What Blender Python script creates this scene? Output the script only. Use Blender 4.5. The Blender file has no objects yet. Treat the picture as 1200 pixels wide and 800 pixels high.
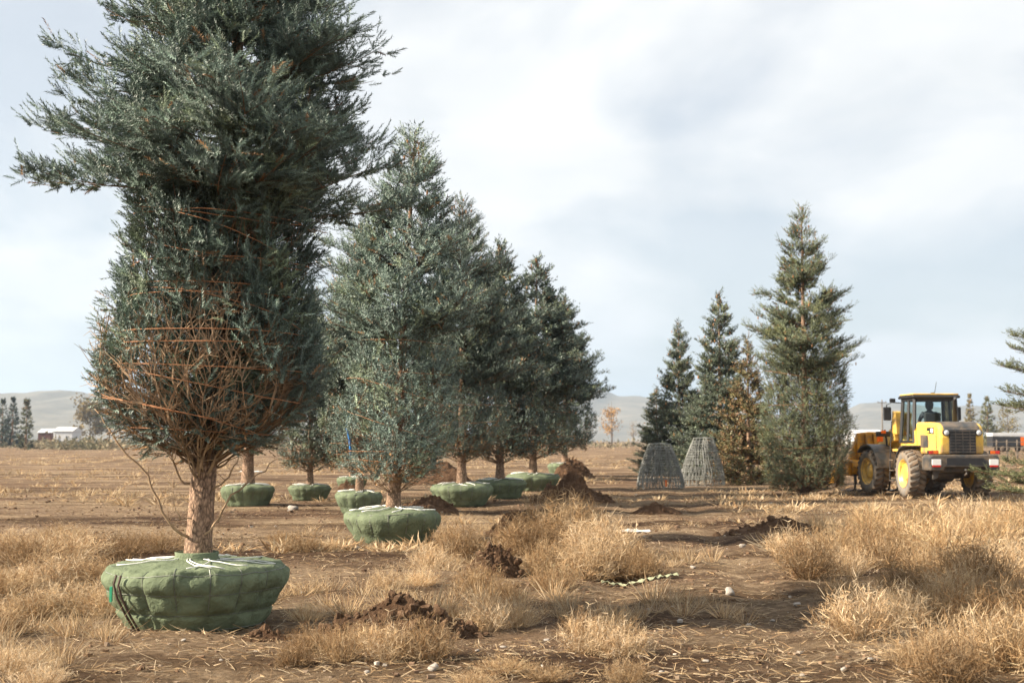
import bpy, bmesh, math, random
import numpy as np
from mathutils import Vector, Matrix

# ------------------------------------------------------------------ camera
SC = bpy.context.scene
COL = SC.collection
FPX, HOR, CAMZ = 1500.0, 516.0, 1.65          # focal length in photo pixels, horizon row, eye height
PITCH = math.atan((HOR - 400) / FPX)
cam = bpy.data.cameras.new('camera')
cam.sensor_width = 36; cam.lens = 36 * FPX / 1200; cam.clip_end = 20000; cam.clip_start = 0.1
cam.dof.use_dof = True; cam.dof.focus_distance = 13.5; cam.dof.aperture_fstop = 2.8
camo = bpy.data.objects.new('camera', cam); COL.objects.link(camo)
camo.location = (0, 0, CAMZ); camo.rotation_euler = (math.pi / 2 + PITCH, 0, 0)
SC.camera = camo

# ------------------------------------------------------------------ sky, sun, exposure
SUN_EL = math.radians(33)
SUN_TRAVEL = Vector((0.97, 0.20, 0)).normalized()       # the way shadows point on the ground
world = bpy.data.worlds.new('World'); SC.world = world; world.use_nodes = True
nt = world.node_tree; N = nt.nodes; Lk = nt.links
for n in list(N): N.remove(n)
def nd(t, **k):
    n = N.new(t)
    for a, b in k.items(): setattr(n, a, b)
    return n
out = nd('ShaderNodeOutputWorld'); bg = nd('ShaderNodeBackground'); bg.inputs[1].default_value = 0.05
sky = nd('ShaderNodeTexSky', sky_type='NISHITA', sun_disc=False)
sky.sun_elevation = SUN_EL
sky.sun_rotation = math.atan2(-SUN_TRAVEL.x, -SUN_TRAVEL.y)
sky.air_density = 1.0; sky.dust_density = 1.5
tc = nd('ShaderNodeTexCoord'); sep = nd('ShaderNodeSeparateXYZ'); Lk.new(tc.outputs['Generated'], sep.inputs[0])
za = nd('ShaderNodeMath', operation='ADD'); Lk.new(sep.outputs[2], za.inputs[0]); za.inputs[1].default_value = 0.32
zm = nd('ShaderNodeMath', operation='MAXIMUM'); Lk.new(za.outputs[0], zm.inputs[0]); zm.inputs[1].default_value = 0.1
dx = nd('ShaderNodeMath', operation='DIVIDE'); Lk.new(sep.outputs[0], dx.inputs[0]); Lk.new(zm.outputs[0], dx.inputs[1])
dy = nd('ShaderNodeMath', operation='DIVIDE'); Lk.new(sep.outputs[1], dy.inputs[0]); Lk.new(zm.outputs[0], dy.inputs[1])
cmb = nd('ShaderNodeCombineXYZ'); Lk.new(dx.outputs[0], cmb.inputs[0]); Lk.new(dy.outputs[0], cmb.inputs[1])
def wnoise(scale, detail, off, rough=0.5):
    mp = nd('ShaderNodeMapping'); Lk.new(cmb.outputs[0], mp.inputs[0]); mp.inputs[1].default_value = off
    n = nd('ShaderNodeTexNoise'); n.inputs['Scale'].default_value = scale; n.inputs['Detail'].default_value = detail
    n.inputs['Roughness'].default_value = rough; n.inputs['Distortion'].default_value = 0.4
    Lk.new(mp.outputs[0], n.inputs['Vector']); return n
n1 = wnoise(1.7, 6, (3.35, 1.2, 0.0), 0.52)
r1 = nd('ShaderNodeValToRGB'); Lk.new(n1.outputs[0], r1.inputs[0])
r1.color_ramp.elements[0].position = 0.40; r1.color_ramp.elements[0].color = (0.56, 0.56, 0.56, 1)
r1.color_ramp.elements[1].position = 0.56; r1.color_ramp.elements[1].color = (1, 1, 1, 1)
n2 = wnoise(2.6, 6, (7.1, 4.2, 1.0), 0.52)
r2 = nd('ShaderNodeValToRGB'); Lk.new(n2.outputs[0], r2.inputs[0])
r2.color_ramp.elements[0].position = 0.36; r2.color_ramp.elements[0].color = (6.9, 7.05, 7.15, 1)
r2.color_ramp.elements[1].position = 0.62; r2.color_ramp.elements[1].color = (8.0, 8.0, 7.95, 1)
mx = nd('ShaderNodeMix', data_type='RGBA'); Lk.new(r1.outputs[0], mx.inputs[0])
Lk.new(sky.outputs[0], mx.inputs[6]); Lk.new(r2.outputs[0], mx.inputs[7])
Lk.new(mx.outputs[2], bg.inputs[0]); Lk.new(bg.outputs[0], out.inputs[0])

sun = bpy.data.lights.new('sun', 'SUN'); sun.energy = 5.0; sun.angle = math.radians(1.2); sun.color = (1.0, 0.875, 0.71)
suno = bpy.data.objects.new('sun', sun); COL.objects.link(suno)
sd = Vector((SUN_TRAVEL.x * math.cos(SUN_EL), SUN_TRAVEL.y * math.cos(SUN_EL), -math.sin(SUN_EL)))
suno.rotation_euler = sd.to_track_quat('-Z', 'Y').to_euler(); suno.location = (-20, 0, 30)
vs = SC.view_settings; vs.view_transform = 'Standard'; vs.look = 'None'; vs.gamma = 1; vs.exposure = 1.42; vs.use_curve_mapping = False
SC.render.engine = 'CYCLES'
cy = SC.cycles
cy.max_bounces = 6; cy.diffuse_bounces = 2; cy.glossy_bounces = 2; cy.transmission_bounces = 4; cy.transparent_max_bounces = 8; cy.volume_bounces = 0
cy.use_denoising = True

# ------------------------------------------------------------------ helpers
RNG = np.random.default_rng(7)
random.seed(7)
def ray(px, py):
    cx, cyy = (px - 600) / FPX, (400 - py) / FPX
    return np.array([cx, math.cos(PITCH) - cyy * math.sin(PITCH), math.sin(PITCH) + cyy * math.cos(PITCH)])
def ground(px, py, z=0.0):
    d = ray(px, py); t = (z - CAMZ) / d[2]; return np.array([d[0] * t, d[1] * t, z])
def at(px, py, D):
    d = ray(px, py); t = D / d[1]; return np.array([d[0] * t, D, CAMZ + d[2] * t])

def _hash(ix, iy, iz, s):
    h = (ix * 374761393 + iy * 668265263 + iz * 2147483647 + s * 1274126177) & 0xFFFFFFFF
    h = ((h ^ (h >> 13)) * 1274126177) & 0xFFFFFFFF
    return ((h ^ (h >> 16)) & 0xFFFFFF) / float(0xFFFFFF)
def vnoise(x, y, z=0.0, s=0):
    x = np.asarray(x, float); y = np.asarray(y, float); z = np.zeros_like(x) + z
    ix, iy, iz = np.floor(x).astype(np.int64), np.floor(y).astype(np.int64), np.floor(z).astype(np.int64)
    fx, fy, fz = x - ix, y - iy, z - iz
    fx, fy, fz = [f * f * (3 - 2 * f) for f in (fx, fy, fz)]
    r = 0
    for a in (0, 1):
        for b in (0, 1):
            for c in (0, 1):
                r = r + _hash(ix + a, iy + b, iz + c, s) * (fx if a else 1 - fx) * (fy if b else 1 - fy) * (fz if c else 1 - fz)
    return r - 0.5
def fbm(x, y, z=0.0, s=0, o=4):
    r, a, f = 0, 1.0, 1.0
    for k in range(o):
        r = r + a * vnoise(np.asarray(x) * f, np.asarray(y) * f, np.asarray(z) * f, s + k * 17); a *= 0.5; f *= 2.03
    return r

def gz(x, y):
    x = np.asarray(x, float); y = np.asarray(y, float)
    d = np.sqrt(x * x + y * y)
    near = np.clip(1.5 - d / 60, 0, 1)
    h = 0.16 * fbm(x / 4.1, y / 4.1, 0, 3, 3) * near * np.clip(1.35 - d / 30, 0.25, 1) + 0.06 * fbm(x / 0.9, y / 0.9, 0, 9, 3) * near
    lane = 0.5 + 0.1 * y
    for o in (-0.75, 0.8):                        # two worn wheel ruts of the track
        h = h - 0.07 * np.exp(-((x - lane - o) / 0.24) ** 2) * np.clip(1.3 - d / 60, 0, 1)
    return h - 0.015

def mesh_np(name, V, F, mat=None, parent=None, col=None, smooth=False, loc=None, mats=None, midx=None):
    V = np.asarray(V, np.float32); F = np.asarray(F, np.int32)
    me = bpy.data.meshes.new(name)
    n, m, k = len(V), len(F), F.shape[1]
    me.vertices.add(n); me.vertices.foreach_set('co', V.ravel())
    me.loops.add(m * k); me.loops.foreach_set('vertex_index', F.ravel())
    me.polygons.add(m); me.polygons.foreach_set('loop_start', np.arange(0, m * k, k, dtype=np.int32))
    me.polygons.foreach_set('loop_total', np.full(m, k, np.int32))
    if mat: me.materials.append(mat)
    if mats:
        for q in mats: me.materials.append(q)
    if midx is not None: me.polygons.foreach_set('material_index', np.asarray(midx, np.int32))
    me.polygons.foreach_set('use_smooth', np.full(m, smooth, bool))
    if col is not None:
        a = me.color_attributes.new('col', 'FLOAT_COLOR', 'POINT')
        c = np.ones((n, 4), np.float32); c[:, :3] = col; a.data.foreach_set('color', c.ravel())
    me.update(calc_edges=True); me.validate()
    o = bpy.data.objects.new(name, me); COL.objects.link(o)
    if parent: o.parent = parent
    if loc is not None: o.location = tuple(float(v) for v in loc)
    return o
def tag(o, label=None, cat=None, group=None, kind=None):
    if label: o['label'] = label
    if cat: o['category'] = cat
    if group: o['group'] = group
    if kind: o['kind'] = kind
    return o
def empty(name, loc, rz=0.0):
    o = bpy.data.objects.new(name, None); COL.objects.link(o)
    o.location = tuple(float(v) for v in loc); o.rotation_euler = (0, 0, rz); o.empty_display_size = 0.3; return o

class MB:
    """collects polygons of any size for one mesh object"""
    def __init__(s): s.v = []; s.f = []; s.T = Matrix()
    def add(s, vs, fs):
        b = len(s.v); s.v += [tuple(s.T @ Vector(p)) for p in vs]; s.f += [tuple(i + b for i in f) for f in fs]; return s
    def box(s, c, d, R=None):
        hx, hy, hz = d[0] / 2, d[1] / 2, d[2] / 2
        P = [(sx * hx, sy * hy, sz * hz) for sz in (-1, 1) for sy in (-1, 1) for sx in (-1, 1)]
        if R is not None: P = [tuple(R @ Vector(p)) for p in P]
        P = [(p[0] + c[0], p[1] + c[1], p[2] + c[2]) for p in P]
        return s.add(P, [(0, 2, 3, 1), (4, 5, 7, 6), (0, 1, 5, 4), (2, 6, 7, 3), (0, 4, 6, 2), (1, 3, 7, 5)])
    def prism(s, pts, a, b, axis='x'):
        """polygon pts in the plane across `axis`, pushed from a to b"""
        def P(u, v, w): return {'x': (w, u, v), 'y': (u, w, v), 'z': (u, v, w)}[axis]
        n = len(pts); V = [P(u, v, a) for u, v in pts] + [P(u, v, b) for u, v in pts]
        F = [tuple(range(n))[::-1], tuple(range(n, 2 * n))] + [(i, (i + 1) % n, n + (i + 1) % n, n + i) for i in range(n)]
        return s.add(V, F)
    def tube(s, pts, rad, sides=8, caps=True):
        pts = [Vector(p) for p in pts]; n = len(pts)
        rad = [rad] * n if isinstance(rad, (int, float)) else rad
        V = []; up = Vector((0, 0, 1))
        for i, p in enumerate(pts):
            t = (pts[min(i + 1, n - 1)] - pts[max(i - 1, 0)]).normalized()
            a = up if abs(t.dot(up)) < 0.95 else Vector((1, 0, 0))
            u = t.cross(a).normalized(); w = t.cross(u)
            for k in range(sides):
                q = 2 * math.pi * k / sides; V.append(tuple(p + (u * math.cos(q) + w * math.sin(q)) * rad[i]))
        F = [(i * sides + k, i * sides + (k + 1) % sides, (i + 1) * sides + (k + 1) % sides, (i + 1) * sides + k) for i in range(n - 1) for k in range(sides)]
        if caps: F += [tuple(range(sides))[::-1], tuple(range((n - 1) * sides, n * sides))]
        return s.add(V, F)
    def lathe(s, prof, seg=32, axis='x', c=(0, 0, 0)):
        V = []
        for h, r in prof:
            for k in range(seg):
                q = 2 * math.pi * k / seg; a, b = r * math.cos(q), r * math.sin(q)
                p = {'x': (h, a, b), 'y': (a, h, b), 'z': (a, b, h)}[axis]; V.append((p[0] + c[0], p[1] + c[1], p[2] + c[2]))
        n = len(prof)
        F = [(i * seg + k, i * seg + (k + 1) % seg, (i + 1) * seg + (k + 1) % seg, (i + 1) * seg + k) for i in range(n - 1) for k in range(seg)]
        return s.add(V, F)
    def build(s, name, mat, parent=None, bevel=0.0, smooth=False, loc=None):
        me = bpy.data.meshes.new(name); me.from_pydata(s.v, [], s.f); me.materials.append(mat); me.update()
        bm = bmesh.new(); bm.from_mesh(me); bmesh.ops.recalc_face_normals(bm, faces=bm.faces); bm.to_mesh(me); bm.free()
        if smooth:
            for p in me.polygons: p.use_smooth = True
        o = bpy.data.objects.new(name, me); COL.objects.link(o)
        if parent: o.parent = parent
        if loc is not None: o.location = loc
        if bevel:
            m = o.modifiers.new('bevel', 'BEVEL'); m.width = bevel; m.segments = 2; m.limit_method = 'ANGLE'; m.angle_limit = math.radians(40)
        return o

# ------------------------------------------------------------------ materials
def mat_new(name):
    m = bpy.data.materials.new(name); m.use_nodes = True
    b = m.node_tree.nodes['Principled BSDF']; return m, m.node_tree, b
def plain(name, c, rough=0.6, metal=0.0, var=0.25, scale=6.0, dirt=None, dirt_amt=0.0, bump=0.0, bscale=40):
    m, t, b = mat_new(name); b.inputs['Roughness'].default_value = rough; b.inputs['Metallic'].default_value = metal
    co = t.nodes.new('ShaderNodeTexCoord')
    n = t.nodes.new('ShaderNodeTexNoise'); n.inputs['Scale'].default_value = scale; n.inputs['Detail'].default_value = 6; t.links.new(co.outputs['Object'], n.inputs['Vector'])
    r = t.nodes.new('ShaderNodeValToRGB'); t.links.new(n.outputs[0], r.inputs[0])
    r.color_ramp.elements[0].position = 0.3; r.color_ramp.elements[1].position = 0.7
    r.color_ramp.elements[0].color = (*[v * (1 - var) for v in c], 1); r.color_ramp.elements[1].color = (*[min(1, v * (1 + var)) for v in c], 1)
    src = r.outputs[0]
    if dirt:
        n2 = t.nodes.new('ShaderNodeTexNoise'); n2.inputs['Scale'].default_value = scale * 0.6; n2.inputs['Detail'].default_value = 8; n2.inputs['Roughness'].default_value = 0.65
        t.links.new(co.outputs['Object'], n2.inputs['Vector'])
        r2 = t.nodes.new('ShaderNodeValToRGB'); t.links.new(n2.outputs[0], r2.inputs[0])
        r2.color_ramp.elements[0].position = 0.62 - 0.3 * dirt_amt; r2.color_ramp.elements[1].position = 0.72 - 0.1 * dirt_amt
        x = t.nodes.new('ShaderNodeMix'); x.data_type = 'RGBA'; t.links.new(r2.outputs[0], x.inputs[0]); t.links.new(src, x.inputs[6]); x.inputs[7].default_value = (*dirt, 1); src = x.outputs[2]
    t.links.new(src, b.inputs['Base Color'])
    if bump:
        n3 = t.nodes.new('ShaderNodeTexNoise'); n3.inputs['Scale'].default_value = bscale; n3.inputs['Detail'].default_value = 8; t.links.new(co.outputs['Object'], n3.inputs['Vector'])
        bp = t.nodes.new('ShaderNodeBump'); bp.inputs['Strength'].default_value = bump; bp.inputs['Distance'].default_value = 0.02; t.links.new(n3.outputs[0], bp.inputs['Height']); t.links.new(bp.outputs[0], b.inputs['Normal'])
    return m
def leafy(name, rough=0.6, trans=0.25, spec=0.3, each=False):
    """colour comes from the mesh's own 'col' attribute"""
    m, t, b = mat_new(name); b.inputs['Roughness'].default_value = rough; b.inputs['Specular IOR Level'].default_value = spec
    a = t.nodes.new('ShaderNodeAttribute'); a.attribute_name = 'col'; colr = a.outputs['Color']
    if each:                                                   # every plant has its own shade of dry
        oi = t.nodes.new('ShaderNodeObjectInfo'); rp_ = t.nodes.new('ShaderNodeValToRGB'); e = rp_.color_ramp.elements; e[0].color = (0.48, 0.42, 0.36, 1); e[1].color = (1.14, 1.16, 1.20, 1); q = e.new(0.5); q.color = (0.82, 0.78, 0.72, 1)
        t.links.new(oi.outputs['Random'], rp_.inputs[0]); x = t.nodes.new('ShaderNodeMix'); x.data_type = 'RGBA'; x.blend_type = 'MULTIPLY'; x.inputs[0].default_value = 1.0
        t.links.new(colr, x.inputs[6]); t.links.new(rp_.outputs[0], x.inputs[7]); colr = x.outputs[2]
    t.links.new(colr, b.inputs['Base Color'])
    tr = t.nodes.new('ShaderNodeBsdfTranslucent'); t.links.new(colr, tr.inputs[0])
    mixs = t.nodes.new('ShaderNodeMixShader'); mixs.inputs[0].default_value = trans
    t.links.new(b.outputs[0], mixs.inputs[1]); t.links.new(tr.outputs[0], mixs.inputs[2])
    t.links.new(mixs.outputs[0], t.nodes['Material Output'].inputs[0]); return m
def bark(name, c0, c1, scale=9):
    m, t, b = mat_new(name); b.inputs['Roughness'].default_value = 0.9
    co = t.nodes.new('ShaderNodeTexCoord'); mp = t.nodes.new('ShaderNodeMapping'); mp.inputs[3].default_value = (1.4, 1.4, 0.7); t.links.new(co.outputs['Object'], mp.inputs[0])
    v = t.nodes.new('ShaderNodeTexVoronoi'); v.feature = 'DISTANCE_TO_EDGE'; v.inputs['Scale'].default_value = scale * 2.6; t.links.new(mp.outputs[0], v.inputs['Vector'])
    n = t.nodes.new('ShaderNodeTexNoise'); n.inputs['Scale'].default_value = scale * 2; n.inputs['Detail'].default_value = 8; n.inputs['Roughness'].default_value = 0.7; t.links.new(mp.outputs[0], n.inputs['Vector'])
    ad = t.nodes.new('ShaderNodeMath'); ad.operation = 'MULTIPLY_ADD'; ad.inputs[1].default_value = 0.9; t.links.new(v.outputs[0], ad.inputs[0]); t.links.new(n.outputs[0], ad.inputs[2])
    r = t.nodes.new('ShaderNodeValToRGB'); r.color_ramp.elements[0].position = 0.42; r.color_ramp.elements[0].color = (*c0, 1); r.color_ramp.elements[1].position = 0.86; r.color_ramp.elements[1].color = (*c1, 1)
    t.links.new(ad.outputs[0], r.inputs[0]); t.links.new(r.outputs[0], b.inputs['Base Color'])
    bp = t.nodes.new('ShaderNodeBump'); bp.inputs['Strength'].default_value = 0.8; bp.inputs['Distance'].default_value = 0.02; t.links.new(ad.outputs[0], bp.inputs['Height']); t.links.new(bp.outputs[0], b.inputs['Normal'])
    return m

M = {}
M['needle'] = leafy('spruce_needles', 0.5, 0.06, 0.4)
M['straw'] = leafy('dry_straw', 0.75, 0.30, 0.15)
M['weed'] = leafy('dry_weed_stems', 0.75, 0.25, 0.15, True)
M['leaf'] = leafy('far_leaves', 0.7, 0.2, 0.2)
M['bark'] = bark('spruce_bark', (0.085, 0.050, 0.031), (0.45, 0.295, 0.195))
M['limb'] = plain('dead_limb_bark', (0.31, 0.21, 0.125), 0.85, var=0.35, scale=14)
M['twig'] = plain('green_limb_bark', (0.16, 0.09, 0.045), 0.85, var=0.35, scale=14)
M['twine'] = plain('orange_twine', (0.38, 0.165, 0.07), 0.7, var=0.3, scale=30)
M['rope'] = plain('white_rope', (0.72, 0.72, 0.68), 0.7, var=0.15, scale=30)
M['wire'] = plain('basket_wire', (0.16, 0.17, 0.14), 0.5, metal=0.3, var=0.3)
M['strap'] = plain('brown_strap', (0.06, 0.035, 0.022), 0.8, var=0.3)
M['tagg'] = plain('green_tag', (0.04, 0.38, 0.20), 0.5, var=0.1)
M['cone'] = plain('spruce_cone', (0.34, 0.17, 0.07), 0.8, var=0.3)
M['bluestrap'] = plain('blue_strap', (0.03, 0.22, 0.62), 0.6, var=0.15)
def burlap():
    m, t, b = mat_new('green_burlap'); b.inputs['Roughness'].default_value = 0.85; b.inputs['Specular IOR Level'].default_value = 0.2
    co = t.nodes.new('ShaderNodeTexCoord')
    n = t.nodes.new('ShaderNodeTexNoise'); n.inputs['Scale'].default_value = 5; n.inputs['Detail'].default_value = 7; n.inputs['Roughness'].default_value = 0.6; t.links.new(co.outputs['Object'], n.inputs['Vector'])
    r = t.nodes.new('ShaderNodeValToRGB'); e = r.color_ramp.elements
    e[0].position = 0.3; e[0].color = (0.095, 0.120, 0.070, 1); e[1].position = 0.68; e[1].color = (0.170, 0.205, 0.125, 1)
    q = e.new(0.78); q.color = (0.24, 0.22, 0.13, 1)
    t.links.new(n.outputs[0], r.inputs[0]); t.links.new(r.outputs[0], b.inputs['Base Color'])
    w1 = t.nodes.new('ShaderNodeTexNoise'); w1.inputs['Scale'].default_value = 160; w1.inputs['Detail'].default_value = 3; t.links.new(co.outputs['Object'], w1.inputs['Vector'])
    w2 = t.nodes.new('ShaderNodeTexNoise'); w2.inputs['Scale'].default_value = 13; w2.inputs['Detail'].default_value = 5; w2.inputs['Distortion'].default_value = 1.5; t.links.new(co.outputs['Object'], w2.inputs['Vector'])
    b1 = t.nodes.new('ShaderNodeBump'); b1.inputs['Strength'].default_value = 0.35; b1.inputs['Distance'].default_value = 0.004; t.links.new(w1.outputs[0], b1.inputs['Height'])
    b2 = t.nodes.new('ShaderNodeBump'); b2.inputs['Strength'].default_value = 0.65; b2.inputs['Distance'].default_value = 0.03; t.links.new(w2.outputs[0], b2.inputs['Height']); t.links.new(b1.outputs[0], b2.inputs['Normal'])
    t.links.new(b2.outputs[0], b.inputs['Normal']); return m
M['burlap'] = burlap()
def soil(name, cs, scale, bump=0.7, patch=False):
    m, t, b = mat_new(name); b.inputs['Roughness'].default_value = 0.95; b.inputs['Specular IOR Level'].default_value = 0.1
    g = t.nodes.new('ShaderNodeNewGeometry')
    def noise(sc, det, off=(0, 0, 0), st=(1, 1, 1), rough=0.6):
        mp = t.nodes.new('ShaderNodeMapping'); mp.inputs[1].default_value = off; mp.inputs[3].default_value = st; t.links.new(g.outputs['Position'], mp.inputs[0])
        n = t.nodes.new('ShaderNodeTexNoise'); n.inputs['Scale'].default_value = sc; n.inputs['Detail'].default_value = det; n.inputs['Roughness'].default_value = rough; t.links.new(mp.outputs[0], n.inputs['Vector']); return n
    def ramp(n, els):
        r = t.nodes.new('ShaderNodeValToRGB'); e = r.color_ramp.elements
        e[0].position, e[0].color = els[0][0], (*els[0][1], 1); e[1].position, e[1].color = els[-1][0], (*els[-1][1], 1)
        for p, c in els[1:-1]: q = e.new(p); q.color = (*c, 1)
        t.links.new(n.outputs[0], r.inputs[0]); return r
    def mixc(f, a, c, mode='MIX'):
        x = t.nodes.new('ShaderNodeMix'); x.data_type = 'RGBA'; x.blend_type = mode
        if isinstance(f, float): x.inputs[0].default_value = f
        else: t.links.new(f, x.inputs[0])
        t.links.new(a, x.inputs[6]); t.links.new(c, x.inputs[7]); return x.outputs[2]
    fine = ramp(noise(scale, 10, rough=0.7), [(0.3, cs[0]), (0.5, cs[1]), (0.72, cs[2])])
    src = fine.outputs[0]
    if patch:
        big = ramp(noise(0.22, 7, (3, 1, 0), (0.8, 1.3, 1), 0.62), [(0.40, (0, 0, 0)), (0.58, (1, 1, 1))])
        straw = ramp(noise(7.0, 9, (5, 3, 0), rough=0.7), [(0.32, (0.19, 0.13, 0.08)), (0.55, (0.37, 0.27, 0.17)), (0.74, (0.54, 0.43, 0.30))])
        src = mixc(big.outputs[0], src, straw.outputs[0])
        spk = ramp(noise(30, 4, (1, 9, 0), rough=0.8), [(0.69, (0, 0, 0)), (0.73, (1, 1, 1))])
        pale = ramp(noise(3, 3), [(0.3, (0.36, 0.29, 0.23)), (0.7, (0.52, 0.44, 0.36))])
        src = mixc(spk.outputs[0], src, pale.outputs[0])
        dark = ramp(noise(0.42, 9, (11, 4, 0), (0.30, 1.0, 1), 0.68), [(0.47, (1, 1, 1)), (0.58, (0.42, 0.37, 0.33))])
        src = mixc(1.0, src, dark.outputs[0], 'MULTIPLY')
        grit = ramp(noise(16, 8, (4, 8, 0), rough=0.8), [(0.34, (0.42, 0.38, 0.35)), (0.52, (1, 1, 1)), (0.68, (1.35, 1.32, 1.28))])
        src = mixc(1.0, src, grit.outputs[0], 'MULTIPLY')
    t.links.new(src, b.inputs['Base Color'])
    h = noise(9, 12, (2, 2, 2), rough=0.78)
    bp = t.nodes.new('ShaderNodeBump'); bp.inputs['Strength'].default_value = bump; bp.inputs['Distance'].default_value = 0.14; t.links.new(h.outputs[0], bp.inputs['Height']); t.links.new(bp.outputs[0], b.inputs['Normal'])
    return m
M['ground'] = soil('dry_earth', [(0.075, 0.044, 0.027), (0.155, 0.096, 0.059), (0.31, 0.210, 0.135)], 5.0, 1.0, True)
M['mound'] = soil('dug_soil', [(0.065, 0.036, 0.021), (0.125, 0.072, 0.042), (0.21, 0.13, 0.078)], 7.0, 1.0)
M['clod'] = soil('soil_clods', [(0.07, 0.04, 0.024), (0.16, 0.096, 0.057), (0.27, 0.175, 0.11)], 9.0, 0.8)
M['pebble'] = leafy('pebbles_mixed', 0.9, 0.0, 0.15)
M['stone'] = plain('pale_stone', (0.36, 0.32, 0.275), 0.85, var=0.25, scale=9, bump=0.5)
M['hill'] = soil('sage_hills', [(0.10, 0.095, 0.08), (0.16, 0.145, 0.115), (0.24, 0.21, 0.165)], 0.012, 0.0)
# machine paint and trim
M['yellow'] = plain('yellow_paint', (0.84, 0.53, 0.095), 0.38, var=0.10, scale=4, dirt=(0.40, 0.25, 0.12), dirt_amt=0.6)
M['amber'] = plain('amber_attachment_paint', (0.66, 0.29, 0.015), 0.5, var=0.18, scale=6, dirt=(0.25, 0.14, 0.06), dirt_amt=0.45)
M['char'] = plain('charcoal_paint', (0.045, 0.048, 0.05), 0.5, var=0.2, scale=5, dirt=(0.17, 0.125, 0.085), dirt_amt=0.65)
M['black'] = plain('black_trim', (0.018, 0.018, 0.02), 0.55, var=0.2)
M['tyre'] = plain('dusty_tyre_rubber', (0.05, 0.044, 0.038), 0.9, var=0.3, scale=8, dirt=(0.20, 0.135, 0.085), dirt_amt=0.75)
M['tyreside'] = plain('dusty_tyre_wall', (0.17, 0.155, 0.135), 0.9, var=0.2, scale=6, dirt=(0.24, 0.18, 0.12), dirt_amt=0.5)
M['steel'] = plain('bare_steel', (0.10, 0.09, 0.08), 0.5, metal=0.6, var=0.3)
M['chrome'] = plain('cylinder_rod', (0.6, 0.6, 0.6), 0.2, metal=0.9, var=0.1)
M['red'] = plain('red_lens', (0.55, 0.03, 0.02), 0.25, var=0.1)
M['orange'] = plain('orange_lens', (0.75, 0.14, 0.01), 0.25, var=0.1)
M['lens'] = plain('lamp_lens', (0.62, 0.64, 0.66), 0.15, var=0.1)
M['white'] = plain('white_plate', (0.78, 0.78, 0.76), 0.5, var=0.05)
M['wall'] = plain('white_cladding', (0.58, 0.59, 0.60), 0.6, var=0.08, scale=1)
M['maroon'] = plain('maroon_cladding', (0.09, 0.035, 0.03), 0.6, var=0.2, scale=1)
M['roofg'] = plain('grey_roof', (0.25, 0.26, 0.27), 0.6, var=0.15, scale=1)
M['wood'] = plain('weathered_wood', (0.17, 0.14, 0.11), 0.9, var=0.3, scale=2)
M['jacket'] = plain('dark_jacket', (0.03, 0.035, 0.045), 0.85, var=0.3)
M['skin'] = plain('skin', (0.45, 0.27, 0.2), 0.6, var=0.05)
M['seat'] = plain('seat_fabric', (0.03, 0.03, 0.032), 0.9, var=0.2)
M['plastic'] = plain('pale_sheeting', (0.62, 0.60, 0.56), 0.5, var=0.15)
M['netting'] = plain('green_netting', (0.30, 0.31, 0.19), 0.8, var=0.3, scale=20)
def glass():
    m, t, b = mat_new('cab_glass'); t.nodes.remove(b)
    tr = t.nodes.new('ShaderNodeBsdfTransparent'); tr.inputs[0].default_value = (0.80, 0.90, 0.90, 1)
    gl = t.nodes.new('ShaderNodeBsdfGlossy'); gl.inputs['Roughness'].default_value = 0.05
    lw = t.nodes.new('ShaderNodeFresnel'); lw.inputs[0].default_value = 1.5
    mi = t.nodes.new('ShaderNodeMixShader'); t.links.new(lw.outputs[0], mi.inputs[0]); t.links.new(tr.outputs[0], mi.inputs[1]); t.links.new(gl.outputs[0], mi.inputs[2])
    t.links.new(mi.outputs[0], t.nodes['Material Output'].inputs[0]); return m
M['glass'] = glass()

# ------------------------------------------------------------------ ground sheet
def ground_sheet():
    def axis(a, lo, hi, n, c):
        u = np.linspace(math.asinh((lo - c) / a), math.asinh((hi - c) / a), n); return c + a * np.sinh(u)
    xs = axis(4.5, -9000, 9000, 280, 0.5); ys = axis(5.5, -900, 12000, 300, 13.0)
    X, Y = np.meshgrid(xs, ys); Z = gz(X, Y)
    Z = Z + 0.05 * np.clip(fbm(X / 0.35, Y / 0.35, 0, 31, 3), -0.2, 1) * (np.hypot(X, Y - 13) < 18)
    V = np.stack([X.ravel(), Y.ravel(), Z.ravel()], 1)
    nx, ny = len(xs), len(ys)
    i = (np.arange(ny - 1)[:, None] * nx + np.arange(nx - 1)[None]).ravel()
    F = np.stack([i, i + 1, i + nx + 1, i + nx], 1)
    o = mesh_np('ground', V, F, M['ground'], smooth=True); tag(o, 'dry brown earth of the tree field with straw and wheel ruts', kind='structure')
ground_sheet()

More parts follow.
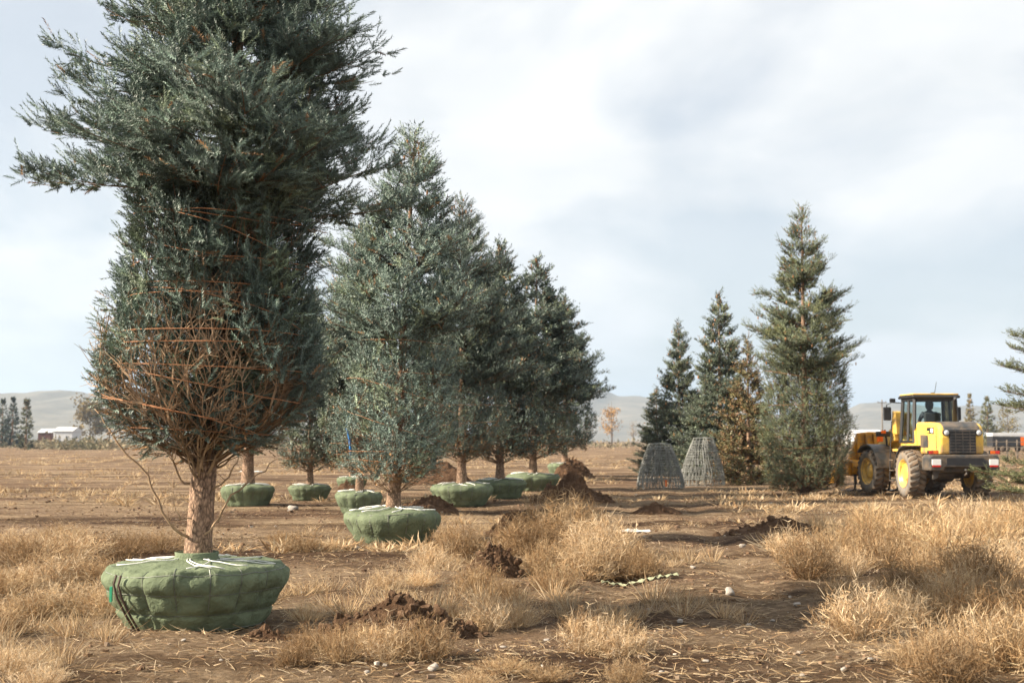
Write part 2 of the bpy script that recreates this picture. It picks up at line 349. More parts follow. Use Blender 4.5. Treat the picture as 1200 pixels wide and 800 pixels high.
def ridge(name, label, dist, prof, depth, seed):
    """a hill range: skyline heights given along the view, falling away to front and back"""
    px = np.array([p[0] for p in prof], float); py = np.array([p[1] for p in prof], float)
    xs = np.linspace(px[0], px[-1], 180); hy = np.interp(xs, px, py)
    X0 = (xs - 600) / FPX * dist; H = np.maximum((HOR - hy) / FPX * dist + CAMZ, 2.0)
    H = H * (1 + 0.10 * fbm(xs / 34.0, xs * 0, 0, seed, 5))
    v = np.linspace(-1, 1, 30)
    X = X0[None] + v[:, None] * depth * 0.25; Y = dist + v[:, None] * depth + 0 * X
    b = np.clip(1 - np.abs(v), 0, 1)[:, None] ** 0.85
    rn = fbm(X / (depth * 0.22), Y / (depth * 0.5), 0, seed + 5, 5)
    Z = H[None] * b * (1 + 0.55 * rn * (1 - b) * 1.6) - 1.5
    V = np.stack([X.ravel(), Y.ravel(), Z.ravel()], 1); nx = len(xs); i = (np.arange(29)[:, None] * nx + np.arange(nx - 1)[None]).ravel()
    o = mesh_np(name, V, np.stack([i, i + 1, i + nx + 1, i + nx], 1), M['hill'], smooth=True); tag(o, label, kind='structure')
ridge('hills', 'long low blue-grey hill on the horizon', 2600, [(-900, 500), (-500, 470), (-250, 455), (0, 458), (60, 457), (110, 457), (180, 462), (330, 478), (480, 500), (560, 514)], 700, 11)
ridge('mountains', 'pale hazy mountains on the horizon beyond the field', 3600, [(590, 512), (640, 492), (672, 468), (694, 455), (706, 453), (724, 461), (748, 460), (790, 468), (850, 482), (930, 486), (985, 480), (1010, 472), (1050, 468), (1100, 476), (1150, 474), (1200, 466), (1300, 455), (1500, 470), (1900, 500)], 900, 23)

# ------------------------------------------------------------------ spruce trees
def nrm(a): return a / np.maximum(np.linalg.norm(a, axis=-1, keepdims=True), 1e-9)
def needle_mesh(name, P, Dv, Ln, K, nlen, nwid, colr, parent, rng, sz=None):
    """every shoot is a little brush: K needles round a twig, closing to a blunt tip"""
    n = len(P)
    ref = np.where(np.abs(Dv[:, 2:3]) < 0.9, np.array([[0, 0, 1.0]]), np.array([[1.0, 0, 0]]))
    U = nrm(np.cross(Dv, ref)); W = np.cross(Dv, U)
    j = np.arange(K); tt = ((j + 0.6) / K)[None, :, None]
    ph = (j * 2.399)[None] + rng.uniform(0, 6.28, (n, 1)) + rng.normal(0, 0.25, (n, K))
    Rd = U[:, None] * np.cos(ph)[..., None] + W[:, None] * np.sin(ph)[..., None]
    Tg = -U[:, None] * np.sin(ph)[..., None] + W[:, None] * np.cos(ph)[..., None]
    nd_ = nrm(Dv[:, None] * (0.45 + 0.55 * tt ** 2) + Rd * (0.85 - 0.25 * tt) + rng.normal(0, 0.08, (n, K, 3)))
    B = P[:, None] + Dv[:, None] * Ln[:, None, None] * tt
    sz = np.ones((n, 1, 1)) if sz is None else sz[:, None, None]
    tip = B + nd_ * (nlen * sz * rng.uniform(0.8, 1.15, (n, K, 1))); nwid = nwid * sz
    V1 = np.stack([B - Tg * nwid / 2, B + Tg * nwid / 2, tip], 2).reshape(-1, 3)
    F1_ = np.arange(n * K * 3).reshape(-1, 3)
    C1 = np.repeat(colr, K * 3, 0) * rng.uniform(0.92, 1.10, (n * K, 1)).repeat(3, 0)
    return mesh_np(name, V1, F1_, M['needle'], parent, col=C1)

def sticks(P0, P1, r0, r1):
    """three-sided tapered sticks, one per row"""
    n = len(P0); d = nrm(P1 - P0)
    ref = np.where(np.abs(d[:, 2:3]) < 0.9, np.array([[0, 0, 1.0]]), np.array([[1.0, 0, 0]]))
    U = nrm(np.cross(d, ref)); W = np.cross(d, U); vs_ = []
    for P, r in ((P0, r0), (P1, r1)):
        r = np.broadcast_to(np.asarray(r, float).reshape(-1, 1), (n, 1))
        for k in range(3):
            q = 2 * math.pi * k / 3; vs_.append(P + (U * math.cos(q) + W * math.sin(q)) * r)
    V = np.stack(vs_, 1).reshape(-1, 3); b = np.arange(n)[:, None] * 6
    F = np.concatenate([b + np.array([[k, (k + 1) % 3, 3 + (k + 1) % 3, 3 + k]]) for k in range(3)], 0)
    return V, F
def polysticks(PL, r0, r1):
    """PL (n,S,3) polylines with tapering radius"""
    n, S, _ = PL.shape; Vs, Fs, o = [], [], 0
    for k in range(S - 1):
        a, b = k / (S - 1), (k + 1) / (S - 1)
        V, F = sticks(PL[:, k], PL[:, k + 1], r0 + (r1 - r0) * a, r0 + (r1 - r0) * b); Vs.append(V); Fs.append(F + o); o += len(V)
    return np.concatenate(Vs), np.concatenate(Fs)
def interp_pl(PL, idx, s):
    S = PL.shape[1]; t = np.clip(s, 0, 0.9999) * (S - 1); k = t.astype(int); f = (t - k)[:, None]
    return PL[idx, k] * (1 - f) + PL[idx, k + 1] * f, nrm(PL[idx, k + 1] - PL[idx, k])
def foliage(PL, NV, Ls, rng, s0, tsp, ssp, tmax, slen, twig_up=0.15, spread=0.8, curl=0.25):
    """twigs along every branch polyline, shoots along every twig"""
    nb = len(PL); cnt = np.maximum((Ls * (1 - s0) / tsp).astype(int), 2)
    bi = np.repeat(np.arange(nb), cnt)
    s = s0[bi] + (1 - s0[bi]) * rng.uniform(0, 1, len(bi)) ** 0.85
    p, t = interp_pl(PL, bi, s); nv = nrm(NV[bi] + rng.normal(0, 0.14, p.shape))
    side = nrm(np.cross(t, nv)) * rng.choice([-1, 1], len(bi))[:, None]
    up = rng.normal(twig_up, 0.20, (len(bi), 1))
    td = nrm(t * rng.uniform(0.5, 1.1, (len(bi), 1)) + side * spread + nv * up)
    tl = np.minimum(0.10 + 0.42 * Ls[bi] * (1 - s), tmax) * rng.uniform(0.6, 1.2, len(bi))
    sc = np.maximum((tl / ssp).astype(int), 2)
    ti = np.repeat(np.arange(len(bi)), sc); q = rng.uniform(0.08, 1, len(ti)); q[np.cumsum(sc) - 1] = 1.0
    bend = np.array([[0, 0, 1.0]]) * (q * q * tl[ti] * curl)[:, None]
    sp = p[ti] + td[ti] * (tl[ti] * q)[:, None] + bend
    sside = nrm(np.cross(td[ti], nv[ti])) * rng.choice([-1, 1], len(ti))[:, None]
    a = rng.uniform(0.35, 0.95, (len(ti), 1)); last = (q == 1.0)[:, None]
    sdv = nrm(td[ti] + sside * np.where(last, 0.05, a) + nv[ti] * rng.normal(0.25, 0.22, (len(ti), 1)) + np.array([[0, 0, 0.10]]))
    sl = slen * rng.uniform(0.65, 1.25, len(ti))
    return sp, sdv, sl, (p, td, tl), bi[ti]

def root_ball(parent, R, Ht, Rb, seed, fine, rope=True, cells=16):
    rng = np.random.default_rng(seed)
    nt_, nr = (160, 56) if fine else (64, 26)
    # profile from the bottom centre up the tapering side, over the shoulder to the trunk
    pr = [(0.0, 0.0), (Rb * 0.95, 0.0), (Rb, 0.02), (R * 0.97, Ht * 0.62), (R, Ht * 0.74), (R * 0.99, Ht * 0.87), (R * 0.93, Ht * 0.94), (R * 0.55, Ht * 0.985), (0.12, Ht * 1.02)]
    cum = np.concatenate([[0], np.cumsum([math.hypot(pr[i + 1][0] - pr[i][0], (pr[i + 1][1] - pr[i][1]) * 1.6) for i in range(len(pr) - 1)])])
    u = np.linspace(0, cum[-1], nr); rr = np.interp(u, cum, [p[0] for p in pr]); zz = np.interp(u, cum, [p[1] for p in pr])
    th = np.linspace(0, 2 * math.pi, nt_, endpoint=False)
    T, RR = np.meshgrid(th, rr); ZZ = np.repeat(zz[:, None], nt_, 1)
    fr = np.clip(ZZ / Ht, 0, 1)
    side = np.clip((RR / R - 0.6) * 4, 0, 1)
    wob = 0.05 * np.sin(T * cells / 2.3 + seed) / cells * 6
    cx = np.abs(np.sin((T + wob * 0.1) * cells / 2)); cz = np.abs(np.sin(fr * math.pi * 3.4))
    bul = np.minimum(cx ** 0.4, cz ** 0.4)
    nse = fbm(np.cos(T) * RR * 3.2 + 9, np.sin(T) * RR * 3.2, ZZ * 3.2, seed, 4)
    fold = fbm(np.cos(T) * RR * 9 + 2, np.sin(T) * RR * 9, ZZ * 6, seed + 3, 3)
    D = side * (0.050 * (bul - 0.5)) * R / 0.85 + side * 0.060 * nse + 0.034 * side * fold
    RR2 = RR + D + (RR > 0.3) * 0.05 * R * np.sin(T * 2 + seed) * 0.6
    Z2 = ZZ + (fr > 0.75) * (0.045 * nse + 0.022 * fold)
    V = np.stack([RR2 * np.cos(T), RR2 * np.sin(T), Z2], -1)
    i = (np.arange(nr - 1)[:, None] * nt_ + np.arange(nt_)[None]).ravel(); k = np.tile(np.arange(nt_), nr - 1)
    j = i - k + (k + 1) % nt_
    F = np.stack([i, j, j + nt_, i + nt_], 1)
    ob = mesh_np('root_ball', V.reshape(-1, 3), F, M['burlap'], parent, smooth=True)
    def surf(row, col): return V[row, col % nt_]
    # wires of the basket, sunk into the seams
    w = MB()
    for f in (0.06, 0.294, 0.588, 0.86):
        row = int(np.argmin(np.abs(zz[2:] - f * Ht) + (rr[2:] < Rb * 0.9) * 9)) + 2
        pts = [V[row, c] * np.array([1.004, 1.004, 1]) for c in list(range(0, nt_, 2 if fine else 4)) + [0]]
        w.tube(pts, 0.0045 if fine else 0.008, 4, False)
    for c in range(cells):
        col_ = int(c * nt_ / cells)
        rows = [r_ for r_ in range(nr) if zz[r_] > 0.02 and rr[r_] > R * 0.86]
        w.tube([V[r_, col_] * np.array([1.006, 1.006, 1]) for r_ in rows[::1 if fine else 2]], 0.0045 if fine else 0.008, 4, False)
    w.build('wire_basket', M['wire'], ob)
    if rope:
        def top_z(r_): return float(np.interp(-r_, -rr[nr // 2:], zz[nr // 2:])) + 0.022
        rp = MB(); n = 16 if fine else 10
        for q in range(n):
            a0 = q * 2 * math.pi / n * 1.0 + rng.uniform(-0.2, 0.2); a1 = a0 + rng.choice([-1, 1]) * rng.uniform(0.2, 0.7)
            pts = []
            for s in np.linspace(0, 1, 7):
                a = a0 + (a1 - a0) * s; r_ = 0.17 + (R * 0.90 - 0.17) * s
                ci = int((a % (2 * math.pi)) / (2 * math.pi) * nt_); ri = nr // 2 + int(np.argmin(np.abs(rr[nr // 2:] - r_)))
                z_ = max(V[ri, ci][2], V[min(ri + 1, nr - 1), ci][2], V[ri - 1, ci][2]) + 0.012
                pts.append((r_ * math.cos(a), r_ * math.sin(a), z_))
            rp.tube(pts, 0.0052 if fine else 0.010, 5)
        rp.build('rope', M['rope'], ob, smooth=True)
    return ob

def trunk_mesh(parent, z0, z1, r0, r1, fine, lean=(0, 0), mat=None, seed=1):
    nth, nz = (40, 150) if fine else (12, 14)
    th = np.linspace(0, 2 * math.pi, nth, endpoint=False); zz = np.linspace(z0, z1, nz)
    T, Z = np.meshgrid(th, zz); f = (Z - z0) / (z1 - z0)
    Rr = r0 + (r1 - r0) * f + r0 * 0.28 * np.exp(-(Z - z0) / 0.12)
    if fine: Rr = Rr * (1 + 0.16 * fbm(np.cos(T) * 2.2, np.sin(T) * 2.2, Z * 4, seed, 3) + 0.11 * fbm(np.cos(T) * 8, np.sin(T) * 8, Z * 17, seed + 4, 3))
    V = np.stack([Rr * np.cos(T) + lean[0] * (Z - z0), Rr * np.sin(T) + lean[1] * (Z - z0), Z], -1).reshape(-1, 3)
    i = (np.arange(nz - 1)[:, None] * nth + np.arange(nth)[None]).ravel(); k = np.tile(np.arange(nth), nz - 1); j = i - k + (k + 1) % nth
    return mesh_np('trunk', V, np.stack([i, j, j + nth, i + nth], 1), mat or M['bark'], parent, smooth=True)

LOD = {  # twig spacing, shoot spacing, needles per shoot, needle length, needle width, shoot length
    'near': (0.047, 0.044, 24, 0.0350, 0.0095, 0.145),
    'mid': (0.052, 0.052, 11, 0.044, 0.0155, 0.175),
    'far': (0.068, 0.048, 5, 0.064, 0.0340, 0.155),
    'vfar': (0.13, 0.085, 5, 0.080, 0.045, 0.20),
    'tiny': (0.40, 0.26, 4, 0.34, 0.17, 0.45),
}
def spruce(loc, seed, H, lod, wrap=None, free=None, tr=0.12, ball=None, hue=(0.105, 0.150, 0.125), brown=0.04, lean=(0, 0), twine=0, cones=0, bare=0.0, zt0=0.5, whorl=0.17, per=8, front_bare=None, name='spruce_tree', wrap_n=None, push=0.5, emin=None, e1add=0.0):
    """wrap: [(z, r)...] outline of the tied-up lower part; free: [(z, r)...] outline of the free crown above"""
    rng = np.random.default_rng(seed); root = empty(name, loc)
    tsp, ssp, K, nl, nw, sl = LOD[lod]; fine = lod == 'near'
    if ball: root_ball(root, ball[0], ball[1], ball[2], seed, fine)
    trunk_mesh(root, zt0, H * 0.98, tr, 0.012, fine, lean, seed=seed)
    P_, D_, L_, W_, ZB = [], [], [], [], []
    PLs, NVs, Lss = [], [], []
    S = 14; s = np.linspace(0, 1, S)[None]
    ax = lambda z: np.stack([lean[0] * (z - zt0), lean[1] * (z - zt0), z], -1)
    # --- free crown
    if free:
        fz = np.array([q[0] for q in free]); fr_ = np.array([q[1] for q in free])
        zs, rs = [], []
        z = fz[0]
        while z < fz[-1] - 0.05:
            n = max(3, int(per * (0.55 + 0.6 * (fz[-1] - z) / (fz[-1] - fz[0]))))
            if z > 6.3 and fine: n = int(n * 0.5)
            wl = rng.uniform(0.88, 1.06)
            for k in range(int(n * 1.25)):                           # a whorl of long limbs
                zs.append(z + rng.normal(0, whorl * 0.16)); rs.append(float(np.interp(z, fz, fr_)) * wl * rng.choice([rng.uniform(0.85, 1.14), rng.uniform(0.55, 0.85)], p=[0.68, 0.32]))
            for k in range(int(n * 0.75)):                           # short ones between the whorls
                zs.append(z + whorl * rng.uniform(0.5, 1.5)); rs.append(float(np.interp(z, fz, fr_)) * rng.uniform(0.42, 0.74))
            z += 2 * whorl * rng.uniform(0.8, 1.2)
        zs = np.array(zs); rs = np.array(rs); nb = len(zs); f = np.clip((zs - fz[0]) / (fz[-1] - fz[0]), 0, 1)
        az = rng.uniform(0, 2 * math.pi, nb)
        e0 = 0.20 + 0.75 * f ** 1.3 + rng.normal(0, 0.10, nb); e1 = 0.12 + 0.70 * f ** 1.5 + rng.normal(0, 0.12, nb)
        if wrap: e0 = e0 + push * np.exp(-f * 9)                      # the lowest free limbs are pushed up by the binding
        if emin is not None: e0 = e0 + emin
        e1 = e1 + e1add * (1 - f)
        em = (e0 + e1) / 2; L = rs / np.maximum(np.cos(em), 0.45)
        rise = L * np.sin(em); zb = np.maximum(zs - rise * 0.75, (wrap[-1][0] - 0.35) if wrap else fz[0] * 0.6)
        e = e0[:, None] + (e1 - e0)[:, None] * s / 2
        hor = L[:, None] * s * np.cos(e); ver = L[:, None] * s * np.sin(e) - 0.10 * L[:, None] * np.sin(s * math.pi) * (1 - f[:, None]) * 0.7
        azs = az[:, None] + rng.normal(0, 0.10, nb)[:, None] * s
        PL = np.stack([hor * np.cos(azs), hor * np.sin(azs), ver], -1) + ax(zb)[:, None]
        NV = np.tile([[0, 0, 1.0]], (nb, 1)) + rng.normal(0, 0.15, (nb, 3))
        s0 = np.clip(0.30 - 0.2 * f, 0.08, 0.4)
        a = foliage(PL, nrm(NV), L, rng, s0, tsp, ssp, 0.55, sl, 0.12, 0.85, 0.15)
        P_.append(a[0]); D_.append(a[1]); L_.append(a[2]); W_.append(a[3]); PLs.append(PL); Lss.append(L)
        # leader
        m = 14 if fine else 8
        zz_ = fz[-1] - 0.55 + 0.6 * rng.uniform(0, 1, m * 3); aa = rng.uniform(0, 6.28, m * 3)
        P_.append(ax(zz_)); D_.append(nrm(np.stack([np.cos(aa) * 0.7, np.sin(aa) * 0.7, np.full(m * 3, 0.9)], -1))); L_.append(np.full(m * 3, sl * 1.1))
        tips = PL[:, -1]
    # --- tied-up part
    if wrap:
        wz = np.array([q[0] for q in wrap]); wr = np.array([q[1] for q in wrap])
        hgt = wz[-1] - wz[0]
        nb = wrap_n or int(130 * hgt * np.mean(wr) / 0.9)
        zt_ = wz[0] + 0.25 + (hgt - 0.2) * rng.uniform(0, 1, nb)         # height the branch tip reaches
        L = rng.uniform(0.45, 0.95, nb); z0 = np.maximum(zt_ - L * 0.9, wz[0] * 0.92 + 0.05)
        lay = rng.choice([1.0, 0.92, 0.74, 0.5], nb, p=[0.42, 0.25, 0.17, 0.16]) * rng.uniform(0.92, 1.07, nb)
        az = rng.uniform(0, 2 * math.pi, nb); daz = rng.normal(0, 0.25, nb)
        zz = z0[:, None] + (zt_ - z0)[:, None] * s
        Rz = np.interp(zz, wz, wr)
        lump = 1 + 0.20 * fbm(np.cos(az)[:, None] * 2.4 + 3, np.sin(az)[:, None] * 2.4, zz * 1.9, seed + 2, 2)
        rad = tr * 0.6 + (Rz * lay[:, None] * lump - tr * 0.6) * np.clip(s / 0.45, 0, 1) ** 0.7
        azs = az[:, None] + daz[:, None] * s
        PL = np.stack([rad * np.cos(azs), rad * np.sin(azs), zz], -1); PL[..., 0] += lean[0] * (zz - zt0); PL[..., 1] += lean[1] * (zz - zt0)
        NV = np.stack([np.cos(az), np.sin(az), 0 * az + 0.1], -1)
        s0 = np.full(nb, 0.42)
        a = foliage(PL, NV, L, rng, s0, tsp * 1.25, ssp, 0.20, sl, 0.55, 0.9, 0.10)
        sp, sdv, sll, tw, bi = a
        keep = np.ones(len(sp), bool)
        if front_bare is not None:                                       # the tied part that has lost its needles
            keep = ~front_bare(sp, rng)
        if bare: keep &= rng.uniform(0, 1, len(sp)) > bare
        # gaps between clumps
        g = fbm(np.arctan2(sp[:, 1], sp[:, 0]) * 2.2 * 1.0, sp[:, 2] * 2.6, np.hypot(sp[:, 0], sp[:, 1]) * 2, seed + 9, 3)
        keep &= (g > -0.42)
        ni = int({'near': 2600, 'mid': 700, 'far': 300}.get(lod, 100) * hgt / 3); zi = wz[0] + 0.35 + (hgt - 0.35) * rng.uniform(0, 1, ni); ai = rng.uniform(0, 6.28, ni)
        ri = np.interp(zi, wz, wr) * rng.uniform(0.25, 0.58, ni)
        P_.append(np.stack([ri * np.cos(ai), ri * np.sin(ai), zi], -1) + np.stack([lean[0] * (zi - zt0), lean[1] * (zi - zt0), 0 * zi], -1)); D_.append(nrm(np.stack([np.cos(ai), np.sin(ai), 0 * ai + 0.9], -1) + rng.normal(0, 0.4, (ni, 3)))); L_.append(np.full(ni, sl))
        P_.append(sp[keep]); D_.append(sdv[keep]); L_.append(sll[keep]); W_.append(tw); PLs.append(PL); Lss.append(L)
    P = np.concatenate(P_); Dv = np.concatenate(D_); Ln = np.concatenate(L_)
    n = len(P); hue = np.array(hue)
    tone = np.exp(rng.normal(-0.05, 0.36, (n, 1))); cl = fbm(P[:, 0] * 2.2, P[:, 1] * 2.2, P[:, 2] * 2.2, seed, 3)[:, None]
    C = hue * tone * (1 + 0.5 * cl)
    C = C * np.where(rng.uniform(0, 1, (n, 1)) < 0.30, np.array([[1.25, 1.22, 1.28]]), 1.0)      # young glaucous shoots
    C = np.where(cl > 0.22, C * np.array([[1.14, 1.05, 0.84]]), C)                               # older, yellower clumps
    br = rng.uniform(0, 1, (n, 1)) < (brown + (0.5 * np.clip(1 - (P[:, 2:3] - wrap[0][0]) / 0.7, 0, 1) if wrap else 0))
    C = np.where(br, np.array([[0.22, 0.125, 0.055]]) * tone, C)
    pz = np.array(sorted((wrap or []) + (free or [])))
    inner = np.hypot(P[:, 0] - lean[0] * (P[:, 2] - zt0), P[:, 1] - lean[1] * (P[:, 2] - zt0)) < 0.60 * np.interp(P[:, 2], pz[:, 0], pz[:, 1])
    sz = np.where(inner, 1.3 if fine else 1.6, 1.0)
    needle_mesh('crown', P, Dv, Ln * np.where(inner, 1.3, 1.0), K, nl, nw, np.clip(C, 0.008, 0.6), root, rng, sz)
    # limbs and twigs
    Vs, Fs, o = [], [], 0
    for PL, L in zip(PLs, Lss):
        if wrap and PL is PLs[-1]: k_ = rng.uniform(0, 1, len(L)) < 0.5; PL, L = PL[k_], L[k_]
        V, F = polysticks(PL[:, ::2] if fine else PL[:, [0, 6, 13]], 0.004 + 0.004 * L, 0.002 * np.ones(len(L))); Vs.append(V); Fs.append(F + o); o += len(V)
    if fine:
        for p, td, tl in W_:
            k_ = rng.uniform(0, 1, len(p)) < 0.12; V, F = sticks(p[k_], (p + td * tl[:, None] * 0.9)[k_], 0.0032, 0.0016); Vs.append(V); Fs.append(F + o); o += len(V)
    mesh_np('limbs', np.concatenate(Vs), np.concatenate(Fs), M['twig'], root)['kind'] = 'stuff'
    if cones and free:
        sel = np.argsort(-zs + rng.normal(0, 0.4, len(zs)))[:cones * 2]; mb = MB()
        for q in sel:
            t = PLs[0][q, rng.integers(5, S)]; c = Vector(t) + Vector(rng.normal(0, 0.06, 3)); l_ = rng.uniform(0.07, 0.11) * (1.3 if lod in ('far', 'vfar') else 1.0)
            mb.lathe([(c.z, 0.004), (c.z - l_ * 0.3, l_ * 0.2), (c.z - l_ * 0.8, l_ * 0.17), (c.z - l_, 0.004)], 6, 'z', (c.x, c.y, 0))
        ob = mb.build('cones', M['cone'], root, smooth=True); ob['kind'] = 'stuff'
    if twine and wrap:
        for q in range(twine):
            zc = wz[0] + 0.2 + (hgt - 0.25) * (q + rng.uniform(0.2, 0.8)) / twine
            tilt = rng.normal(0.08, 0.11); ph = rng.uniform(2.2, 4.2); pts = []; ac = rng.uniform(-2.6, -0.6); aw = rng.uniform(0.9, 2.6); dv = rng.uniform(0.99, 1.06)
            for a_ in np.linspace(ac - aw, ac + aw, 31):
                z_ = zc + tilt * math.cos(a_ + ph); lump = 1 + 0.16 * float(fbm(np.array([math.cos(a_) * 2.4 + 3]), np.array([math.sin(a_) * 2.4]), np.array([z_ * 1.9]), seed + 2, 2)[0])
                r_ = float(np.interp(z_, wz, wr)) * lump * (1.035 * dv + 0.012 * math.sin(a_ * 7 + q))
                pts.append((r_ * math.cos(a_) + lean[0] * (z_ - zt0), r_ * math.sin(a_) + lean[1] * (z_ - zt0), z_))
            MB().tube(pts, 0.0036 if fine else 0.0034, 5, False).build('twine', M['twine'], root, smooth=True)
    return root

def on_ground(px, py):
    p = ground(px, py); p[2] = float(gz(p[0], p[1])); return p

# --- the big spruce in front
b1 = ground(229, 737); b1 = np.array([b1[0] * (b1[1] + 0.55) / b1[1], b1[1] + 0.55, 0.0]); b1[2] = float(gz(b1[0], b1[1])) - 0.03
D1 = b1[1]; pm = FPX / D1
def z_at(py, D): return at(600, py, D)[2]
def front_bare1(p, rng):
    """bare region low on the sunny front: needles gone, twigs left"""
    az = np.arctan2(p[:, 1], p[:, 0])                      # -pi/2 faces the camera
    d = np.abs(np.angle(np.exp(1j * (az + 1.45))))
    edge = 2.25 + 0.75 * np.exp(-(d / 0.55) ** 2) + 0.5 * fbm(az * 2.5, p[:, 2] * 1.5, 0, 5, 3)
    lowcut = 1.82 + 0.25 * fbm(az * 3, p[:, 2] * 0, 0, 8, 2)
    prob = np.where(d < 1.15, np.where(p[:, 2] < edge, 0.955, 0.0), np.where(p[:, 2] < lowcut, 0.93, 0.0))
    prob = np.where(np.hypot(p[:, 0], p[:, 1]) < 0.62, 0.15, prob)
    return rng.uniform(0, 1, len(p)) < prob
W1 = [(1.48, 0.20), (1.66, 0.46), (1.92, 0.76), (2.20, 0.91), (2.6, 0.88), (3.1, 0.78), (3.6, 0.74), (4.0, 0.76), (4.3, 0.86)]
F1 = [(4.05, 1.60), (4.30, 1.78), (4.85, 1.80), (5.4, 1.46), (6.2, 1.25), (7.2, 0.80), (8.0, 0.42), (8.7, 0.06)]
t1 = spruce(b1, 101, 8.7, 'near', W1, F1, tr=0.124, ball=(0.80, 0.60, 0.58), hue=(0.115, 0.160, 0.126), brown=0.03, lean=(0.060, 0.0), twine=17, per=11, whorl=0.14, push=0.0, emin=-0.12, e1add=-0.10, front_bare=front_bare1, zt0=0.50, wrap_n=680)
tag(t1, 'big spruce with wide shaggy top and bare waist bound in orange twine on green ball', 'tree', 'spruces dug and bound in the tree field')
def dress_t1():
    rb = [c for c in t1.children if c.name.startswith('root_ball')][0]
    for a in (-2.28, -2.20):                              # two brown straps down the sunlit side
        pts = [(0.835 * math.cos(a), 0.835 * math.sin(a), 0.53), (0.86 * math.cos(a), 0.86 * math.sin(a), 0.45), (0.835 * math.cos(a + .02), 0.835 * math.sin(a + .02), 0.33), (0.755 * math.cos(a + .05), 0.755 * math.sin(a + .05), 0.17), (0.67 * math.cos(a + .08), 0.67 * math.sin(a + .08), 0.03)]
        MB().tube(pts, 0.011, 5).build('strap', M['strap'], rb, smooth=True)
    a = -2.36; MB().box((0.845 * math.cos(a), 0.845 * math.sin(a), 0.36), (0.02, 0.03, 0.13)).build('tag', M['tagg'], rb)
    th = np.linspace(0, 2 * math.pi, 40)                  # burlap gathered round the trunk foot
    c = MB(); c.lathe([(0.585, 0.25), (0.60, 0.215), (0.64, 0.195), (0.675, 0.20), (0.68, 0.185), (0.64, 0.165)], 36, 'z')
    c.build('collar', M['burlap'], rb, smooth=True)
    # dead limbs sweeping out and up from the trunk, held in by the twine
    rng = np.random.default_rng(44); limbs = 0
    Vs, Fs, o = [], [], 0
    for k in range(44):
        z0 = rng.uniform(1.30, 2.2); az = rng.uniform(-math.pi, math.pi) if k > 28 else rng.normal(-1.5, 0.75)
        L = rng.uniform(0.6, 1.35); s = np.linspace(0, 1, 12)
        z = z0 + L * (0.10 * s + 0.75 * s ** 1.5); Rz = np.interp(z, [q[0] for q in W1], [q[1] for q in W1])
        rad = 0.09 + (np.maximum(Rz, 0.34) * rng.uniform(0.85, 1.06) - 0.09) * np.clip(s / 0.5, 0, 1) ** 0.8
        azz = az + rng.normal(0, 0.3) * s + 0.05 * np.sin(s * 9 + k)
        PL = np.stack([rad * np.cos(azz), rad * np.sin(azz), z + 0.025 * np.sin(s * 11 + k)], -1)[None]
        V, F = polysticks(PL, np.array([rng.uniform(0.010, 0.017)]), np.array([0.003])); Vs.append(V); Fs.append(F + o); o += len(V)
        nt_ = 12; ii = np.zeros(nt_, int); p, t = interp_pl(PL, ii, rng.uniform(0.3, 1.0, nt_))
        outw = np.stack([np.cos(np.full(nt_, az)), np.sin(np.full(nt_, az)), np.zeros(nt_)], -1)
        sd_ = nrm(np.cross(t, outw)) * rng.choice([-1, 1], nt_)[:, None]
        e = nrm(t * 0.9 + sd_ * rng.uniform(0.4, 1.0, (nt_, 1)) + rng.normal(0, 0.2, (nt_, 3))); ln = rng.uniform(0.12, 0.42, (nt_, 1))
        m_ = p + e * ln * 0.5 + rng.normal(0, 0.012, (nt_, 3)); q_ = m_ + nrm(e + np.array([[0, 0, 0.45]]) + rng.normal(0, 0.15, (nt_, 3))) * ln * 0.5
        for A, B, r0, r1 in ((p, m_, 0.0055, 0.004), (m_, q_, 0.004, 0.002)):
            V, F = sticks(A, B, r0, r1); Vs.append(V); Fs.append(F + o); o += len(V)
        n3 = nt_ * 3; jj = np.repeat(np.arange(nt_), 3); f_ = rng.uniform(0.2, 1, (n3, 1)); A = p[jj] * (1 - f_) + q_[jj] * f_
        B = A + nrm(e[jj] + rng.normal(0, 0.6, (n3, 3))) * rng.uniform(0.05, 0.16, (n3, 1))
        V, F = sticks(A, B, 0.0030, 0.0014); Vs.append(V); Fs.append(F + o); o += len(V)
    mesh_np('dead_limbs', np.concatenate(Vs), np.concatenate(Fs), M['limb'], t1)['kind'] = 'stuff'
    # a long dead limb drooping from the trunk foot, and thin low ones
    for pts, r in (([(-0.05, -0.08, 0.82), (-0.20, -0.16, 0.90), (-0.30, -0.2, 1.12), (-0.40, -0.22, 1.38), (-0.62, -0.25, 1.62), (-0.80, -0.22, 1.85), (-0.90, -0.2, 2.0)], 0.016),
                   ([(0.06, -0.08, 0.80), (0.18, -0.1, 0.95), (0.34, -0.12, 1.20), (0.55, -0.12, 1.36), (0.74, -0.1, 1.52)], 0.013),
                   ([(0.10, -0.05, 0.70), (0.25, -0.1, 0.74), (0.42, -0.15, 0.84)], 0.006),
                   ([(-0.02, -0.1, 0.98), (-0.12, -0.2, 1.0), (-0.17, -0.24, 1.15), (-0.16, -0.25, 1.3)], 0.007),
                   ([(0.08, 0, 1.2), (0.3, -0.1, 1.35), (0.42, -0.15, 1.6), (0.44, -0.2, 1.85)], 0.010)):
        P = np.array(pts); P = np.stack([np.interp(np.linspace(0, 1, 15), np.linspace(0, 1, len(P)), P[:, k]) for k in range(3)], -1)
        P += rng.normal(0, 0.008, P.shape)
        mb = MB(); mb.tube(P, list(np.linspace(r, r * 0.35, 15)), 6)
        for q in range(9):
            a = P[rng.integers(3, 15)]; mb.tube([a, a + rng.normal(0, 0.07, 3) + np.array([0, 0, 0.06])], [0.003, 0.0015], 4)
